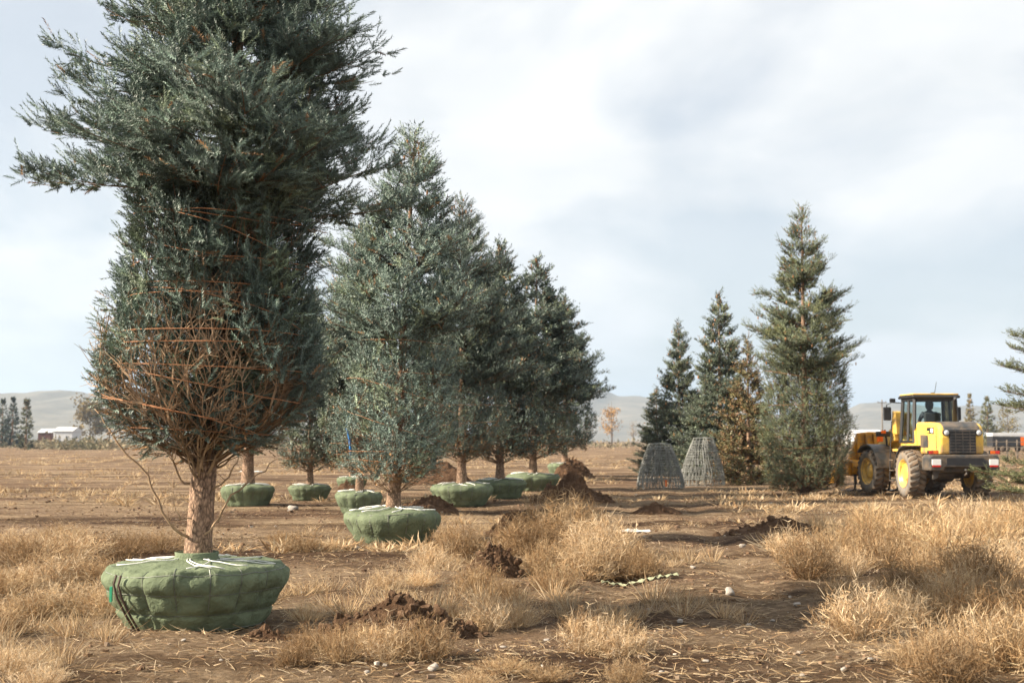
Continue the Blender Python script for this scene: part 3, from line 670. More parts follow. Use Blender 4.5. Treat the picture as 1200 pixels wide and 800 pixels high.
        mb.build('dead_branch', M['limb'], t1, smooth=True)
dress_t1()

def clone_tree(src, loc, rz, sc, label, tilt=(0, 0), cat='tree', group=None):
    r = src.copy(); COL.objects.link(r); r.location = tuple(float(v) for v in loc); r.rotation_euler = (tilt[0], tilt[1], rz); r.scale = sc
    for ch in list(src.children):
        c = ch.copy(); COL.objects.link(c); c.parent = r
        for g_ in ch.children:
            d = g_.copy(); COL.objects.link(d); d.parent = c
    r['label'] = label
    return r
def row_clone(src, px, py, top, Rb, rz, label, wide=1.0, tilt=(0, 0)):
    g = ground(px, py); D = g[1] + Rb * 0.72; loc = at(px, py, D); loc = (loc[0], D, float(gz(loc[0], D)) - 0.03)
    k = z_at(top, D) / src['height']; w = k * wide
    return clone_tree(src, loc, rz, (w, w, k), label, tilt)
# --- the other bound spruces of the two rows
def row_tree(px, py, seed, top, lod, hue, label, Rb=0.80, wr=0.95, zw=3.4, fr=1.35, lean=(0, 0), tr=0.12, brown=0.04, twine=4, cones=8, zlow=0.9, bare=0.0, group='spruces dug and bound in the tree field', ball=True, **kw):
    g = ground(px, py); D = g[1] + Rb * 0.72; loc = at(px, py, D); loc = np.array([loc[0], D, float(gz(loc[0], D)) - 0.03])
    H = z_at(top, D)
    wrap = [(zlow, 0.30 * wr), (zlow + 0.35, 0.72 * wr), (zlow + 0.9, 0.96 * wr), (zlow + 1.4, wr), (zw - 0.5, 0.86 * wr), (zw, 0.82 * wr)]
    h_ = H - zw; free = [(zw + 0.05, fr * 0.88), (zw + 0.35, fr), (zw + h_ * 0.40, fr * 0.86), (zw + h_ * 0.66, fr * 0.58), (zw + h_ * 0.85, fr * 0.28), (H, 0.03)]
    t = spruce(loc, seed, H, lod, wrap, free, tr=tr, ball=(Rb, 0.58, Rb * 0.74) if ball else None, hue=hue, brown=brown, lean=lean, twine=twine, cones=cones, bare=bare, zt0=0.48 if ball else 0.0, **kw)
    tag(t, label, 'tree', group); t['height'] = H; return t
BG = (0.135, 0.17, 0.138); DG = (0.092, 0.122, 0.092); YG = (0.115, 0.145, 0.075)
t4 = row_tree(460, 637, 104, 152, 'mid', (0.140, 0.190, 0.155), 'pale blue-green spruce with full pointed top and leafy bound waist, on large green ball', Rb=0.80, wr=0.88, zw=3.45, fr=1.50, twine=6, cones=10, zlow=0.85, lean=(0.052, 0.0), whorl=0.16, tr=0.11, per=9)
t6 = row_tree(541, 593, 106, 232, 'mid', DG, 'dark spruce with a bare upright leader next in the row behind the pale blue-green spruce', Rb=0.80, wr=1.15, zw=3.2, fr=1.75, zlow=1.15)
t7 = row_tree(586, 584, 107, 288, 'far', DG, 'dark bound spruce between the bare-leader spruce and the leaning-trunk spruce', Rb=0.76, wr=1.2, zw=3.1, fr=1.85, zlow=1.05)
row_clone(t7, 421, 603, 265, 0.66, 1.1, 'bound spruce on a small green ball, right behind the pale blue-green pointed spruce', 0.8)
row_clone(t7, 624, 575, 306, 0.80, 2.3, 'dark bound spruce with a leaning trunk beside the tall soil heap', 1.08, (0, -0.03))
row_clone(t7, 662, 558, 350, 0.82, 3.9, 'last bound spruce of the row, its ball half behind soil heaps', 1.0)
row_clone(t7, 507, 563, 330, 0.85, 5.2, 'far bound spruce seen between the trunks of the row, ball in shade')
t2 = row_tree(290, 592, 111, 250, 'mid', DG, 'dark bound spruce with thick trunk close behind the big twine-wrapped spruce', Rb=0.70, wr=1.2, zw=3.4, fr=1.7, tr=0.16, zlow=1.35, bare=0.1)
row_clone(t7, 363, 586, 345, 0.76, 0.4, 'dark narrow-footed spruce with low bare limbs on a boxy green ball', 1.0)
row_clone(t7, 412, 574, 370, 0.70, 4.6, 'distant bound spruce on a little green ball behind the pale blue-green spruce', 0.85)

# --- the group by the loader
def right_tree(px, py, seed, top, lod, hue, label, wrap, free, **kw):
    loc = on_ground(px, py); t = spruce(loc, seed, z_at(top, loc[1]), lod, wrap, free, hue=hue, zt0=0.0, **kw)
    tag(t, label, 'tree', 'spruces near the loader'); return t
g = ground(945, 579); HT = z_at(246, g[1])
right_tree(945, 579, 201, 246, 'mid', (0.118, 0.140, 0.080), 'tall full spruce with a bound leafy waist standing beside the loader attachment',
           [(0.02, 0.80), (0.4, 1.0), (1.2, 1.18), (2.4, 1.22), (3.4, 1.12), (3.9, 1.15)], [(3.7, 1.5), (4.6, 2.05), (5.2, 1.75), (6.3, 1.30), (7.3, 0.92), (8.2, 0.42), (HT, 0.05)], tr=0.15, brown=0.06, cones=70, twine=4, whorl=0.25, per=9, wrap_n=850)
g = ground(845, 562); HT = z_at(347, g[1])
r2 = right_tree(845, 562, 202, 347, 'far', (0.095, 0.118, 0.078), 'green spruce with brown cone-laden tip behind the wire basket stacks', None, [(0.25, 2.2), (1.2, 2.3), (2.6, 2.0), (4.4, 1.45), (6.2, 0.85), (7.3, 0.40), (HT, 0.04)], tr=0.14, cones=50, whorl=0.24)
r2['height'] = HT
def right_clone(px, py, top, rz, wide, label):
    loc = on_ground(px, py); k = z_at(top, loc[1]) / r2['height']; return clone_tree(r2, loc, rz, (k * wide, k * wide, k), label)
right_clone(797, 557, 380, 2.0, 0.92, 'slender dark spruce between the brown-tipped spruce and the low bushy spruce')
right_clone(770, 556, 455, 4.0, 1.25, 'low bushy spruce at the outer end of the group behind the wire baskets')
g = ground(878, 567); HT = z_at(402, g[1])
right_tree(878, 567, 205, 402, 'far', (0.125, 0.115, 0.052), 'browning golden spruce between the tall bound spruce and its green neighbour', None, [(0.15, 1.6), (1.0, 1.65), (2.4, 1.3), (3.8, 0.7), (HT, 0.05)], tr=0.1, brown=0.30, whorl=0.2, per=8)

# --- spruce just past the edge of the picture: a few long limbs reach in
def edge_spruce():
    rng = np.random.default_rng(77); D = 26.0; base = at(1262, 611, D); base = np.array([base[0], D, float(gz(base[0], D))])
    root = empty('spruce_tree', base); trunk_mesh(root, -0.05, 5.6, 0.12, 0.015, False, seed=77)
    PL, L = [], []
    targets = [(1172, 428, 0), (1186, 392, .2), (1183, 408, .5), (1168, 474, 0.3), (1180, 458, -.2), (1142, 552, 0), (1152, 560, .4), (1160, 572, -.3), (1176, 540, 0.6), (1178, 474, .9)]
    for px, py, dd in targets:
        tip = at(px, py, D - 0.4 + dd) - base; b = np.array([0, 0, max(0.25, tip[2] - 0.15)]); s = np.linspace(0, 1, 14)[:, None]
        P = b + (tip - b) * s; P[:, 2] += 0.18 * (s[:, 0] ** 2 - s[:, 0]); PL.append(P); L.append(np.linalg.norm(tip - b))
    for k in range(60):
        z = rng.uniform(0.4, 5.3); a = rng.uniform(-1.7, 1.7); r = (1.75 - 0.28 * z) * rng.uniform(0.6, 1); s = np.linspace(0, 1, 14)[:, None]
        P = np.array([[0, 0, z]]) + s * np.array([[r * math.cos(a), r * math.sin(a), 0.12]]); PL.append(P); L.append(r)
    PL = np.array(PL); L = np.array(L)
    a = foliage(PL, np.tile([[0, 0, 1.0]], (len(PL), 1)), L, rng, np.where(np.arange(len(PL)) < 10, 0.30, 0.2), 0.036, 0.036, 0.36, 0.13, 0.1, 0.75, 0.15)
    n = len(a[0]); C = np.array([[0.105, 0.115, 0.048]]) * rng.uniform(0.65, 1.35, (n, 1))
    needle_mesh('crown', a[0], a[1], a[2], 8, 0.038, 0.015, C, root, rng)
    V, F = polysticks(PL, 0.006 + 0.008 * L, 0.003 * np.ones(len(L))); p, td, tl = a[3]; V2, F2 = sticks(p, p + td * tl[:, None], 0.004, 0.002)
    mesh_np('limbs', np.concatenate([V, V2]), np.concatenate([F, F2 + len(V)]), M['twig'], root)
    tag(root, 'yellow-green spruce whose sparse long limbs reach in front of the loader bumper', 'tree')
edge_spruce()

# blue strap hanging from the bound branches of the pale spruce
def blue_strap():
    P = [at(409, y, 22.0) for y in (484, 492, 502, 512, 522, 536)]; b = np.array(t4.location)
    off = [0.0, -0.03, -0.04, 0.0, 0.02, 0.03]
    MB().tube([p - b + np.array([o_, 0, 0]) for p, o_ in zip(P, off)], 0.02, 5).build('hanging_strap', M['bluestrap'], t4, smooth=True)
blue_strap()

# ------------------------------------------------------------------ wheel loader
def wheel_loader():
    lw = ground(1068, 584); hd = math.radians(2.5)
    org = np.array([lw[0] + 0.95 * math.cos(hd), lw[1] + 0.95 * math.sin(hd), float(gz(lw[0], lw[1])) + 0.01])
    R = empty('wheel_loader', org, hd)
    tag(R, 'yellow wheel loader with charcoal counterweight, glazed cab and amber front attachment', 'loader')
    Y, C, K = M['yellow'], M['char'], M['black']
    # wheels
    def wheel(c, T):
        w = empty('wheel', (0, 0, 0)); w.parent = R
        Rt, Wt = 0.685, 0.46
        def MBT(): m = MB(); m.T = T @ Matrix.Translation(c); return m
        t = MBT(); h = Wt / 2
        t.lathe([(-h * .80, 0.36), (-h, 0.44), (-h * 1.04, 0.54), (-h * .95, 0.62), (-h * .78, 0.652), (0, 0.66), (h * .78, 0.652), (h * .95, 0.62), (h * 1.04, 0.54), (h, 0.44), (h * .80, 0.36)], 48)
        t.build('tyre', M['tyreside'], w, smooth=True)
        l = MBT(); n = 24
        for i in range(n):
            for sgn in (-1, 1):
                a = 2 * math.pi * (i + (0.5 if sgn > 0 else 0)) / n
                P = []
                for (xx, da, r0) in ((0.0, 0.0, 0), (h * 1.0, 0.17, 0)):
                    for (w_, rr) in ((-0.045, 0.60), (0.045, 0.60), (0.038, 0.695), (-0.038, 0.695)):
                        q = a + da + w_ / 0.66; rr2 = rr - (0.045 if xx > 0.1 and rr > 0.65 else 0)
                        P.append((sgn * xx, rr2 * math.cos(q), rr2 * math.sin(q)))
                l.add(P, [(0, 1, 2, 3), (7, 6, 5, 4), (0, 4, 5, 1), (1, 5, 6, 2), (2, 6, 7, 3), (3, 7, 4, 0)])
        l.build('tread', M['tyre'], w)
        r = MBT()
        for sg in (-1, 1):
            r.lathe([(sg * h * .98, 0.41), (sg * h * .90, 0.375), (sg * h * .55, 0.345), (sg * h * .45, 0.20), (sg * h * .62, 0.18), (sg * h * .66, 0.14), (sg * h * .66, 0.001)], 32)
        r.build('rim', M['yellow'], w, smooth=True)
        
    I = Matrix()
    hinge = Matrix.Translation((0, 1.42, 0)) @ Matrix.Rotation(math.radians(8), 4, 'Z') @ Matrix.Translation((0, -1.42, 0))
    for sx in (-1, 1):
        wheel(Vector((sx * 0.95, 0, 0.685)), I); wheel(Vector((sx * 0.95, 2.84, 0.685)), hinge)
    # rear frame
    MB().prism([(-1.0, 0.75), (1.30, 0.52), (1.36, 0.98), (0.9, 1.22), (-1.0, 1.22)], -0.46, 0.46).build('rear_frame', C, R, 0.02)
    MB().lathe([(-0.72, 0.13), (-0.3, 0.15), (-0.2, 0.24), (0.2, 0.24), (0.3, 0.15), (0.72, 0.13)], 16, 'x', (0, 0, 0.685)).build('rear_axle', C, R, smooth=True)
    # counterweight with its notch
    cw = MB(); cw.prism([(-0.97, 0.80), (-0.97, 1.16), (-0.90, 1.235), (0.90, 1.235), (0.97, 1.16), (0.97, 0.80), (0.60, 0.80), (0.54, 0.90), (-0.54, 0.90), (-0.60, 0.80)], -1.58, -0.92, 'y')
    cwo = cw.build('counterweight', C, R, 0.035)
    MB().box((0, -1.585, 1.05), (1.02, 0.03, 0.19)).build('recess', K, cwo)
    MB().box((0, -1.60, 0.93), (1.25, 0.05, 0.03)).build('lip', M['steel'], cwo)
    MB().tube([(0, -1.55, 0.85), (0, -1.66, 0.80), (0, -1.66, 0.72), (0, -1.58, 0.68)], 0.03, 8).build('tow_hitch', C, R)
    MB().prism([(-0.75, 0.55), (-0.75, 0.86), (-0.55, 0.86), (-0.62, 0.6)], -1.2, -1.1, 'y').build('bracket', M['steel'], R)
    for sx in (-1, 1):
        MB().box((sx * 0.80, -1.595, 1.03), (0.25, 0.03, 0.16)).build('reflector_plate', M['white'], R, 0.006)
        MB().box((sx * 0.80, -1.60, 0.925), (0.22, 0.03, 0.045)).build('reflector_strip', M['red'], R, 0.004)
        tl = MB().box((sx * 0.86, -1.50, 1.30), (0.30, 0.08, 0.10)).build('tail_light', K, R, 0.01)
        MB().box((sx * 0.80, -1.545, 1.30), (0.13, 0.02, 0.085)).build('amber_lens', M['orange'], tl, 0.004)
        MB().box((sx * 0.93, -1.545, 1.30), (0.11, 0.02, 0.085)).build('red_lens', M['red'], tl, 0.004)
    # hood
    hood = MB().prism([(-0.90, 1.24), (-1.40, 1.24), (-1.43, 1.70), (-1.36, 1.99), (-1.16, 2.10), (-0.6, 2.14), (0.42, 2.15), (0.42, 1.24)], -0.62, 0.62).build('hood', Y, R, 0.07)
    MB().prism([(-1.455, 1.90), (-1.38, 2.015), (-1.17, 2.125), (-0.78, 2.155), (-0.78, 2.02), (-1.2, 1.97), (-1.40, 1.86)], -0.50, 0.50).build('hood_cap', C, hood, 0.02)
    MB().box((0, -1.44, 1.59), (0.74, 0.06, 0.66)).build('grille', K, hood, 0.01)
    for k in range(8): MB().box((0, -1.477, 1.31 + 0.082 * k), (0.70, 0.02, 0.022)).build('slat', C, hood)
    for k in (-1, 0, 1): MB().box((k * 0.2, -1.474, 1.59), (0.016, 0.012, 0.64)).build('slat_bar', C, hood)
    for sx in (-1, 1):
        hl = MB().lathe([(-1.49, 0.001), (-1.49, 0.062), (-1.475, 0.075), (-1.40, 0.075)], 20, 'y', (sx * 0.455, 0, 1.84)).build('work_light', M['lens'], hood, smooth=True)
        MB().lathe([(-1.478, 0.074), (-1.485, 0.088), (-1.40, 0.088)], 20, 'y', (sx * 0.455, 0, 1.84)).build('bezel', K, hl)
        MB().box((sx * 0.626, -0.72, 1.90), (0.012, 0.50, 0.17)).build('model_plate', K, hood)
        MB().box((sx * 0.634, -0.86, 1.90), (0.006, 0.17, 0.12)).build('plate_panel', M['white'], hood)
        MB().box((sx * 0.634, -0.57, 1.865), (0.006, 0.16, 0.06)).build('plate_stripe', Y, hood)
        MB().box((sx * 0.625, -1.16, 1.62), (0.01, 0.03, 0.66)).build('panel_seam', C, hood)
        MB().box((sx * 0.628, -0.25, 1.60), (0.014, 0.55, 0.34)).build('side_vent', C, hood)
        # rear wing over the tyre
        fen = MB()
        pts = [(0.80 * math.cos(a), 0.685 + 0.80 * math.sin(a)) for a in np.linspace(0.15, 2.4, 14)]; inn = [(0.765 * math.cos(a), 0.685 + 0.765 * math.sin(a)) for a in np.linspace(2.4, 0.15, 14)]
        fen.prism(pts[:9] + inn[5:], sx * 0.62, sx * 1.16).build('rear_wing', C, R)
        # cab platform, steps, handrail
        MB().box((sx * 0.78, 0.95, 1.34), (0.42, 0.85, 0.07)).build('platform', Y, R, 0.01)
        for zz in (0.45, 0.75, 1.05): MB().box((sx * 1.0, 1.18, zz), (0.22, 0.38, 0.03)).build('step', C, R)
        MB().tube([(sx * 1.09, 1.38, 0.45), (sx * 1.05, 1.38, 1.4), (sx * 0.98, 1.40, 2.2)], 0.018, 6).build('handrail', K, R)
    MB().box((0, 0.92, 1.43), (1.34, 1.25, 0.30)).build('cab_base', Y, R, 0.03)
    MB().prism([(0.30, 1.26), (0.30, 1.62), (0.46, 2.0), (0.60, 1.62), (0.60, 1.26)], -0.66, 0.66).build('cab_bulkhead', Y, R, 0.02)
    # cab: pillars, panes, roof
    cab = empty('cab', (0, 0, 0)); cab.parent = R
    bx, tx, y0, y1, zb, zt = 0.66, 0.60, 0.46, 1.58, 1.56, 2.85
    corners = [(-1, y0), (1, y0), (-1, y1), (1, y1)]
    for sx, yy in corners:
        MB().tube([(sx * bx, yy, zb), (sx * tx, yy + (0.06 if yy == y0 else -0.10), zt)], 0.055, 4).build('pillar', K, cab)
    for sx in (-1, 1):
        MB().tube([(sx * bx, 0.98, zb), (sx * tx, 0.98, zt)], 0.045, 4).build('pillar', K, cab)
        MB().box((sx * (bx), (y0 + y1) / 2, zb + 0.03), (0.08, y1 - y0, 0.07)).build('sill', K, cab)
        MB().box((sx * (tx), (y0 + y1) / 2, zt - 0.02), (0.09, y1 - y0 - 0.1, 0.09)).build('header', K, cab)
        for ya, yb in ((y0, 0.98), (0.98, y1)):
            m = MB(); d = 0.006
            m.add([(sx * (bx + d), ya + .04, zb + .05), (sx * (bx + d), yb - .04, zb + .05), (sx * (tx + d), yb - .08, zt - .05), (sx * (tx + d), ya + .08, zt - .05)], [(0, 1, 2, 3)]).build('side_pane', M['glass'], cab)
    for nm, yy, off in (('rear_pane', y0, 0.06), ('windscreen', y1, -0.10)):
        MB().add([(-bx + .04, yy, zb + .05), (bx - .04, yy, zb + .05), (tx - .04, yy + off, zt - .05), (-tx + .04, yy + off, zt - .05)], [(0, 1, 2, 3)]).build(nm, M['glass'], cab)
        MB().box((0, yy + off, zt - 0.03), (2 * tx - 0.1, 0.07, 0.10)).build('header', K, cab)
        MB().box((0, yy, zb + 0.03), (2 * bx - 0.1, 0.07, 0.07)).build('sill', K, cab)
    MB().prism([(0.36, 2.85), (0.36, 2.92), (0.50, 2.96), (1.50, 2.96), (1.66, 2.91), (1.66, 2.85)], -0.70, 0.70).build('cab_roof', K, cab, 0.03)
    MB().box((0, 1.0, 2.965), (1.36, 1.12, 0.045)).build('roof_plate', Y, cab, 0.015)
    seat = MB(); seat.box((0, 1.0, 1.86), (0.50, 0.48, 0.12)); seat.prism([(0.74, 1.9), (0.66, 2.42), (0.76, 2.44), (0.86, 1.92)], -0.24, 0.24); seat.box((0, 1.0, 1.68), (0.3, 0.3, 0.24)); seat.build('seat', M['seat'], cab, 0.03)
    MB().tube([(0, 1.50, 1.62), (0, 1.36, 2.10)], 0.035, 8).build('steering_column', K, cab)
    MB().tube([(0.19 * math.cos(a), 1.33 + 0.07 * math.sin(a), 2.13 + 0.17 * math.sin(a)) for a in np.linspace(0, 2 * math.pi, 25)], 0.015, 6, False).build('steering_wheel', K, cab)
    MB().tube([(0.30, -0.20, 2.10), (0.30, -0.20, 2.75), (0.30, -0.28, 2.86)], 0.06, 12).build('exhaust_pipe', K, R, smooth=True)
    MB().tube([(0.0, 0.55, 2.95), (0.06, 0.52, 3.32)], 0.008, 5).build('antenna', K, R)
    for sx in (-1, 1):
        MB().tube([(sx * 0.62, 1.55, 2.74), (sx * 0.90, 1.60, 2.76), (sx * 1.06, 1.60, 2.68), (sx * 1.06, 1.60, 2.25)], 0.016, 6).build('mirror_arm', K, R)
        MB().box((sx * 1.06, 1.56, 2.42), (0.24, 0.07, 0.40)).build('mirror', K, R, 0.03)
        MB().box((sx * 0.86, 1.66, 2.82), (0.16, 0.10, 0.12)).build('cab_lamp', K, R, 0.02)
    MB().tube([(-0.02, 0.64, 2.97), (-0.02, 0.64, 3.02)], 0.05, 10).build('antenna_base', K, R)
    # front frame and lift arms
    def F(): m = MB(); m.T = hinge; return m
    F().prism([(1.45, 0.55), (1.45, 1.05), (2.1, 1.75), (2.65, 1.75), (3.45, 1.0), (3.45, 0.6), (2.9, 0.5)], -0.38, 0.38).build('front_frame', Y, R, 0.03)
    F().lathe([(-0.72, 0.13), (0.72, 0.13)], 14, 'x', (0, 2.84, 0.685)).build('front_axle', C, R, smooth=True)
    for sx in (-1, 1):
        out_ = [(2.84 + 0.83 * math.cos(a), 0.685 + 0.83 * math.sin(a)) for a in np.linspace(0.8, 3.0, 14)]; inn = [(2.84 + 0.78 * math.cos(a), 0.685 + 0.78 * math.sin(a)) for a in np.linspace(3.0, 0.8, 14)]
        F().prism(out_ + inn, sx * 0.55, sx * 1.20).build('front_wing', C, R)
        F().prism([(2.15, 1.62), (2.20, 1.92), (2.45, 1.98), (3.4, 1.45), (4.15, 0.72), (4.20, 0.50), (3.95, 0.45), (3.2, 1.05), (2.5, 1.55)], sx * 0.44, sx * 0.58).build('lift_arm', Y, R, 0.02)
        F().tube([(sx * 0.51, 2.0, 0.9), (sx * 0.51, 2.7, 1.2)], 0.07, 10).build('lift_cylinder', Y, R, smooth=True)
        F().tube([(sx * 0.51, 2.7, 1.2), (sx * 0.51, 3.15, 1.35)], 0.035, 8).build('cylinder_rod', M['chrome'], R, smooth=True)
        F().tube([(sx * 0.75, 2.30, 1.45), (sx * 0.80, 2.35, 1.95)], 0.03, 8).build('lamp_post', K, R)
        lp = F().box((sx * 0.86, 2.32, 1.82), (0.44, 0.14, 0.16)).build('front_lamp', K, R, 0.02)
        F().box((sx * 1.02, 2.235, 1.66), (0.18, 0.08, 0.15)).build('turn_signal', M['orange'], lp, 0.015)
        F().box((sx * 0.90, 2.235, 1.88), (0.14, 0.06, 0.09)).build('side_signal', M['orange'], lp, 0.01)
    F().prism([(2.55, 1.75), (2.35, 2.45), (2.50, 2.50), (2.85, 1.9), (2.95, 1.35), (2.75, 1.3)], -0.12, 0.12).build('bell_crank', Y, R, 0.02)
    F().prism([(2.00, 1.80), (2.05, 2.48), (2.24, 2.52), (2.36, 1.85)], -0.60, -0.34).build('arm_tower', Y, R, 0.02)
    F().tube([(0, 1.95, 1.5), (0, 2.45, 2.3)], 0.07, 10).build('tilt_cylinder', Y, R, smooth=True)
    F().tube([(0, 2.85, 1.4), (0, 4.1, 1.0)], 0.06, 8).build('tilt_link', Y, R, smooth=True)
    # attachment for root balls: ribbed upright frame, thick cradle, steel tines
    at_ = empty('attachment', (0, 0, 0)); at_.parent = R
    A = M['amber']
    F().prism([(-1.12, 1.02), (-0.80, 1.86), (-0.42, 1.90), (0.42, 1.90), (0.80, 1.86), (1.12, 1.02)], 4.15, 4.30, 'y').build('upright_frame', A, at_, 0.03)
    for k in range(7):
        xx = -0.84 + 0.28 * k
        F().prism([(4.02, 1.04), (4.06, 1.84), (4.148, 1.86), (4.148, 1.04)], xx - 0.035, xx + 0.035).build('rib', A, at_, 0.01)
    cr = F(); cr.prism([(3.88, 0.58), (3.84, 0.80), (3.92, 0.98), (4.10, 1.035), (4.42, 1.03), (4.50, 0.80), (4.42, 0.56), (4.1, 0.50)], -1.15, 1.15).build('cradle', A, at_, 0.04)
    for sx in (-1, 1):
        F().prism([(3.95, 1.0), (4.5, 1.0), (5.4, 0.45), (5.45, 0.22), (5.2, 0.22), (4.4, 0.52), (3.95, 0.52)], sx * 1.16, sx * 1.26).build('side_jaw', A, at_, 0.02)
    for k in range(8):
        xx = -1.02 + 0.29 * k
        F().tube([(xx, 3.98, 0.60), (xx, 3.96, 0.30), (xx, 4.02, 0.08), (xx, 4.35, 0.02), (xx, 5.2, 0.04)], [0.05, 0.048, 0.045, 0.04, 0.02], 6).build('tine', M['steel'], at_)
    return R, org, hd
LOADER, lorg, lhd = wheel_loader()

def operator():
    """seated driver seen from behind, hands on the wheel"""
    c, s = math.cos(lhd), math.sin(lhd)
    root_loc = (lorg[0] - 0.98 * s, lorg[1] + 0.98 * c, lorg[2] + 1.94)
    J = {'pel': (0, 0, 0.06, .155, .12), 'sp1': (0, -.02, .24, .15, .11), 'sp2': (0, -.01, .42, .185, .115), 'neck': (0, 0.0, .56, .06, .06), 'hd0': (0, .02, .66, .085, .095), 'hd1': (0, .02, .77, .085, .10), 'hd2': (0, .015, .85, .05, .055)}
    E = [('pel', 'sp1'), ('sp1', 'sp2'), ('sp2', 'neck'), ('neck', 'hd0'), ('hd0', 'hd1'), ('hd1', 'hd2')]
    for k, sx in (('l', -1), ('r', 1)):
        J.update({k + 'sh': (sx * .19, 0, .48, .075, .075), k + 'el': (sx * .26, .13, .26, .055, .055), k + 'wr': (sx * .17, .34, .24, .035, .03), k + 'hn': (sx * .16, .41, .25, .04, .025),
                  k + 'hp': (sx * .10, .04, .04, .10, .10), k + 'kn': (sx * .14, .42, .05, .075, .075), k + 'an': (sx * .14, .50, -.30, .05, .05), k + 'ft': (sx * .15, .64, -.34, .045, .035)})
        E += [('sp2', k + 'sh'), (k + 'sh', k + 'el'), (k + 'el', k + 'wr'), (k + 'wr', k + 'hn'), ('pel', k + 'hp'), (k + 'hp', k + 'kn'), (k + 'kn', k + 'an'), (k + 'an', k + 'ft')]
        for f, (ox, oy, oz) in enumerate(((-.035, .07, .02), (-.012, .085, .015), (.012, .082, .01), (.032, .068, .0), (-.055 * -sx, .03, .03))):
            nm = '%sf%d' % (k, f); J[nm] = (sx * .16 + ox, .41 + oy * .6, .25 + oz, .011, .011); J[nm + 't'] = (sx * .16 + ox, .41 + oy * .8, .215 + oz, .009, .009); E += [(k + 'hn', nm), (nm, nm + 't')]
    names = list(J); me = bpy.data.meshes.new('person'); me.from_pydata([J[n][:3] for n in names], [(names.index(a), names.index(b)) for a, b in E], [])
    o = bpy.data.objects.new('person', me); COL.objects.link(o)
    o.modifiers.new('skin', 'SKIN'); sub = o.modifiers.new('sub', 'SUBSURF'); sub.levels = sub.render_levels = 1
    if not me.skin_vertices: bpy.context.view_layer.objects.active = o
    sv = me.skin_vertices[0].data
    for i, n in enumerate(names): sv[i].radius = J[n][3:5]; sv[i].use_root = (n == 'pel')
    dg = bpy.context.evaluated_depsgraph_get(); m2 = bpy.data.meshes.new_from_object(o.evaluated_get(dg)); o.modifiers.clear(); o.data = m2
    m2.materials.clear(); m2.materials.append(M['jacket']); m2.materials.append(M['skin'])
    for p in m2.polygons:
        p.use_smooth = True; c_ = p.center
        if (c_.z > 0.60 and c_.y > 0.03) or (c_.y > .37 and .18 < c_.z < .34): p.material_index = 1
    o.location = root_loc; o.rotation_euler = (0, 0, lhd)
    tag(o, 'person in a dark hooded jacket seated at the wheel in the loader cab', 'person')
    hat = MB(); hat.lathe([(0.60, 0.088), (0.68, 0.116), (0.76, 0.122), (0.83, 0.10), (0.875, 0.05), (0.885, 0.002)], 20, 'z', (0, -0.012, 0)); hat.build('hood', M['jacket'], o, smooth=True)
operator()

# ------------------------------------------------------------------ wire basket stacks
def basket_stack(px, py, wpx, hpx, seed, label):
    g = on_ground(px, py); D = g[1] + 0.5; loc = at(px, py, D); loc = (loc[0], D, float(gz(loc[0], D))); k = D / FPX
    R0 = wpx * k / 2; H = hpx * k; R1 = R0 * 0.45; rng = np.random.default_rng(seed); root = empty('basket_stack', loc, rng.uniform(0, 6))
    for q in range(3):
        mb = MB(); dz = 0.05 * q; off = rng.normal(0, 0.02, 2); sc = 1 - 0.012 * q; nV = 18
        P = lambda f, a: ((R0 + (R1 - R0) * f ** 1.5) * sc * math.cos(a) + off[0] + 0.02 * math.sin(a * 5 + q), (R0 + (R1 - R0) * f ** 1.5) * sc * math.sin(a) + off[1], max(0.0, H * f * (0.90 + 0.035 * q) + dz - 0.0))
        for f in (0.0, 0.16, 0.34, 0.52, 0.70, 0.86, 0.99):
            mb.tube([P(f, a) for a in np.linspace(0, 2 * math.pi, 41)], 0.011, 4, False)
        for v in range(nV):
            a = v * 2 * math.pi / nV + q * 0.11
            mb.tube([P(f, a + 0.06 * math.sin(f * 9 + v)) for f in np.linspace(0, 1, 9)], 0.011, 4, False)
            mb.tube([P(f, a + 0.30 * (1 if v % 2 else -1) * f) for f in np.linspace(0, 1, 9)], 0.009, 4, False)
        for v in range(6):                                   # crossing wires over the narrow end
            a = v * math.pi / 6; p0, p1 = P(0.99, a), P(0.99, a + math.pi); mb.tube([p0, ((p0[0] + p1[0]) / 2, (p0[1] + p1[1]) / 2, p0[2] + 0.03), p1], 0.011, 4, False)
        mb.build('wire_basket', M['bwire'], root)
    tag(root, label, 'wire baskets', 'stacked wire baskets'); return root
M['bwire'] = plain('galvanised_wire', (0.19, 0.195, 0.18), 0.7, metal=0.1, var=0.3)
bs1 = basket_stack(774, 572, 54, 50, 1, 'stack of upturned grey wire baskets with a small yellow tag at its foot')
basket_stack(797, 556, 40, 42, 2, 'stack of upturned grey wire baskets half hidden behind the other two stacks')
basket_stack(824, 569, 52, 54, 3, 'stack of upturned grey wire baskets next to the browning golden spruce')
def bag():
    p = on_ground(803, 563); mb = MB()
    mb.lathe([(0.0, 0.16), (0.12, 0.20), (0.32, 0.19), (0.5, 0.11), (0.58, 0.07), (0.62, 0.09)], 18, 'z'); o = mb.build('sack', M['plastic'], None, smooth=True, loc=(p[0], p[1] + 0.4, p[2] - 0.01))
    for v in o.data.vertices: v.co.x += 0.05 * math.sin(v.co.z * 14); v.co.y += 0.03 * math.cos(v.co.z * 11 + v.co.x * 9)
    tag(o, 'pale crumpled sack between the wire basket stacks', 'sack')
bag()
MB().box((0, 0, 0), (0.06, 0.02, 0.22)).build('yellow_tag', M['orange'], bs1, loc=tuple(Matrix.Rotation(-bs1.rotation_euler.z, 3, 'Z') @ Vector((0.10, -0.80, 0.20))))
del bs1

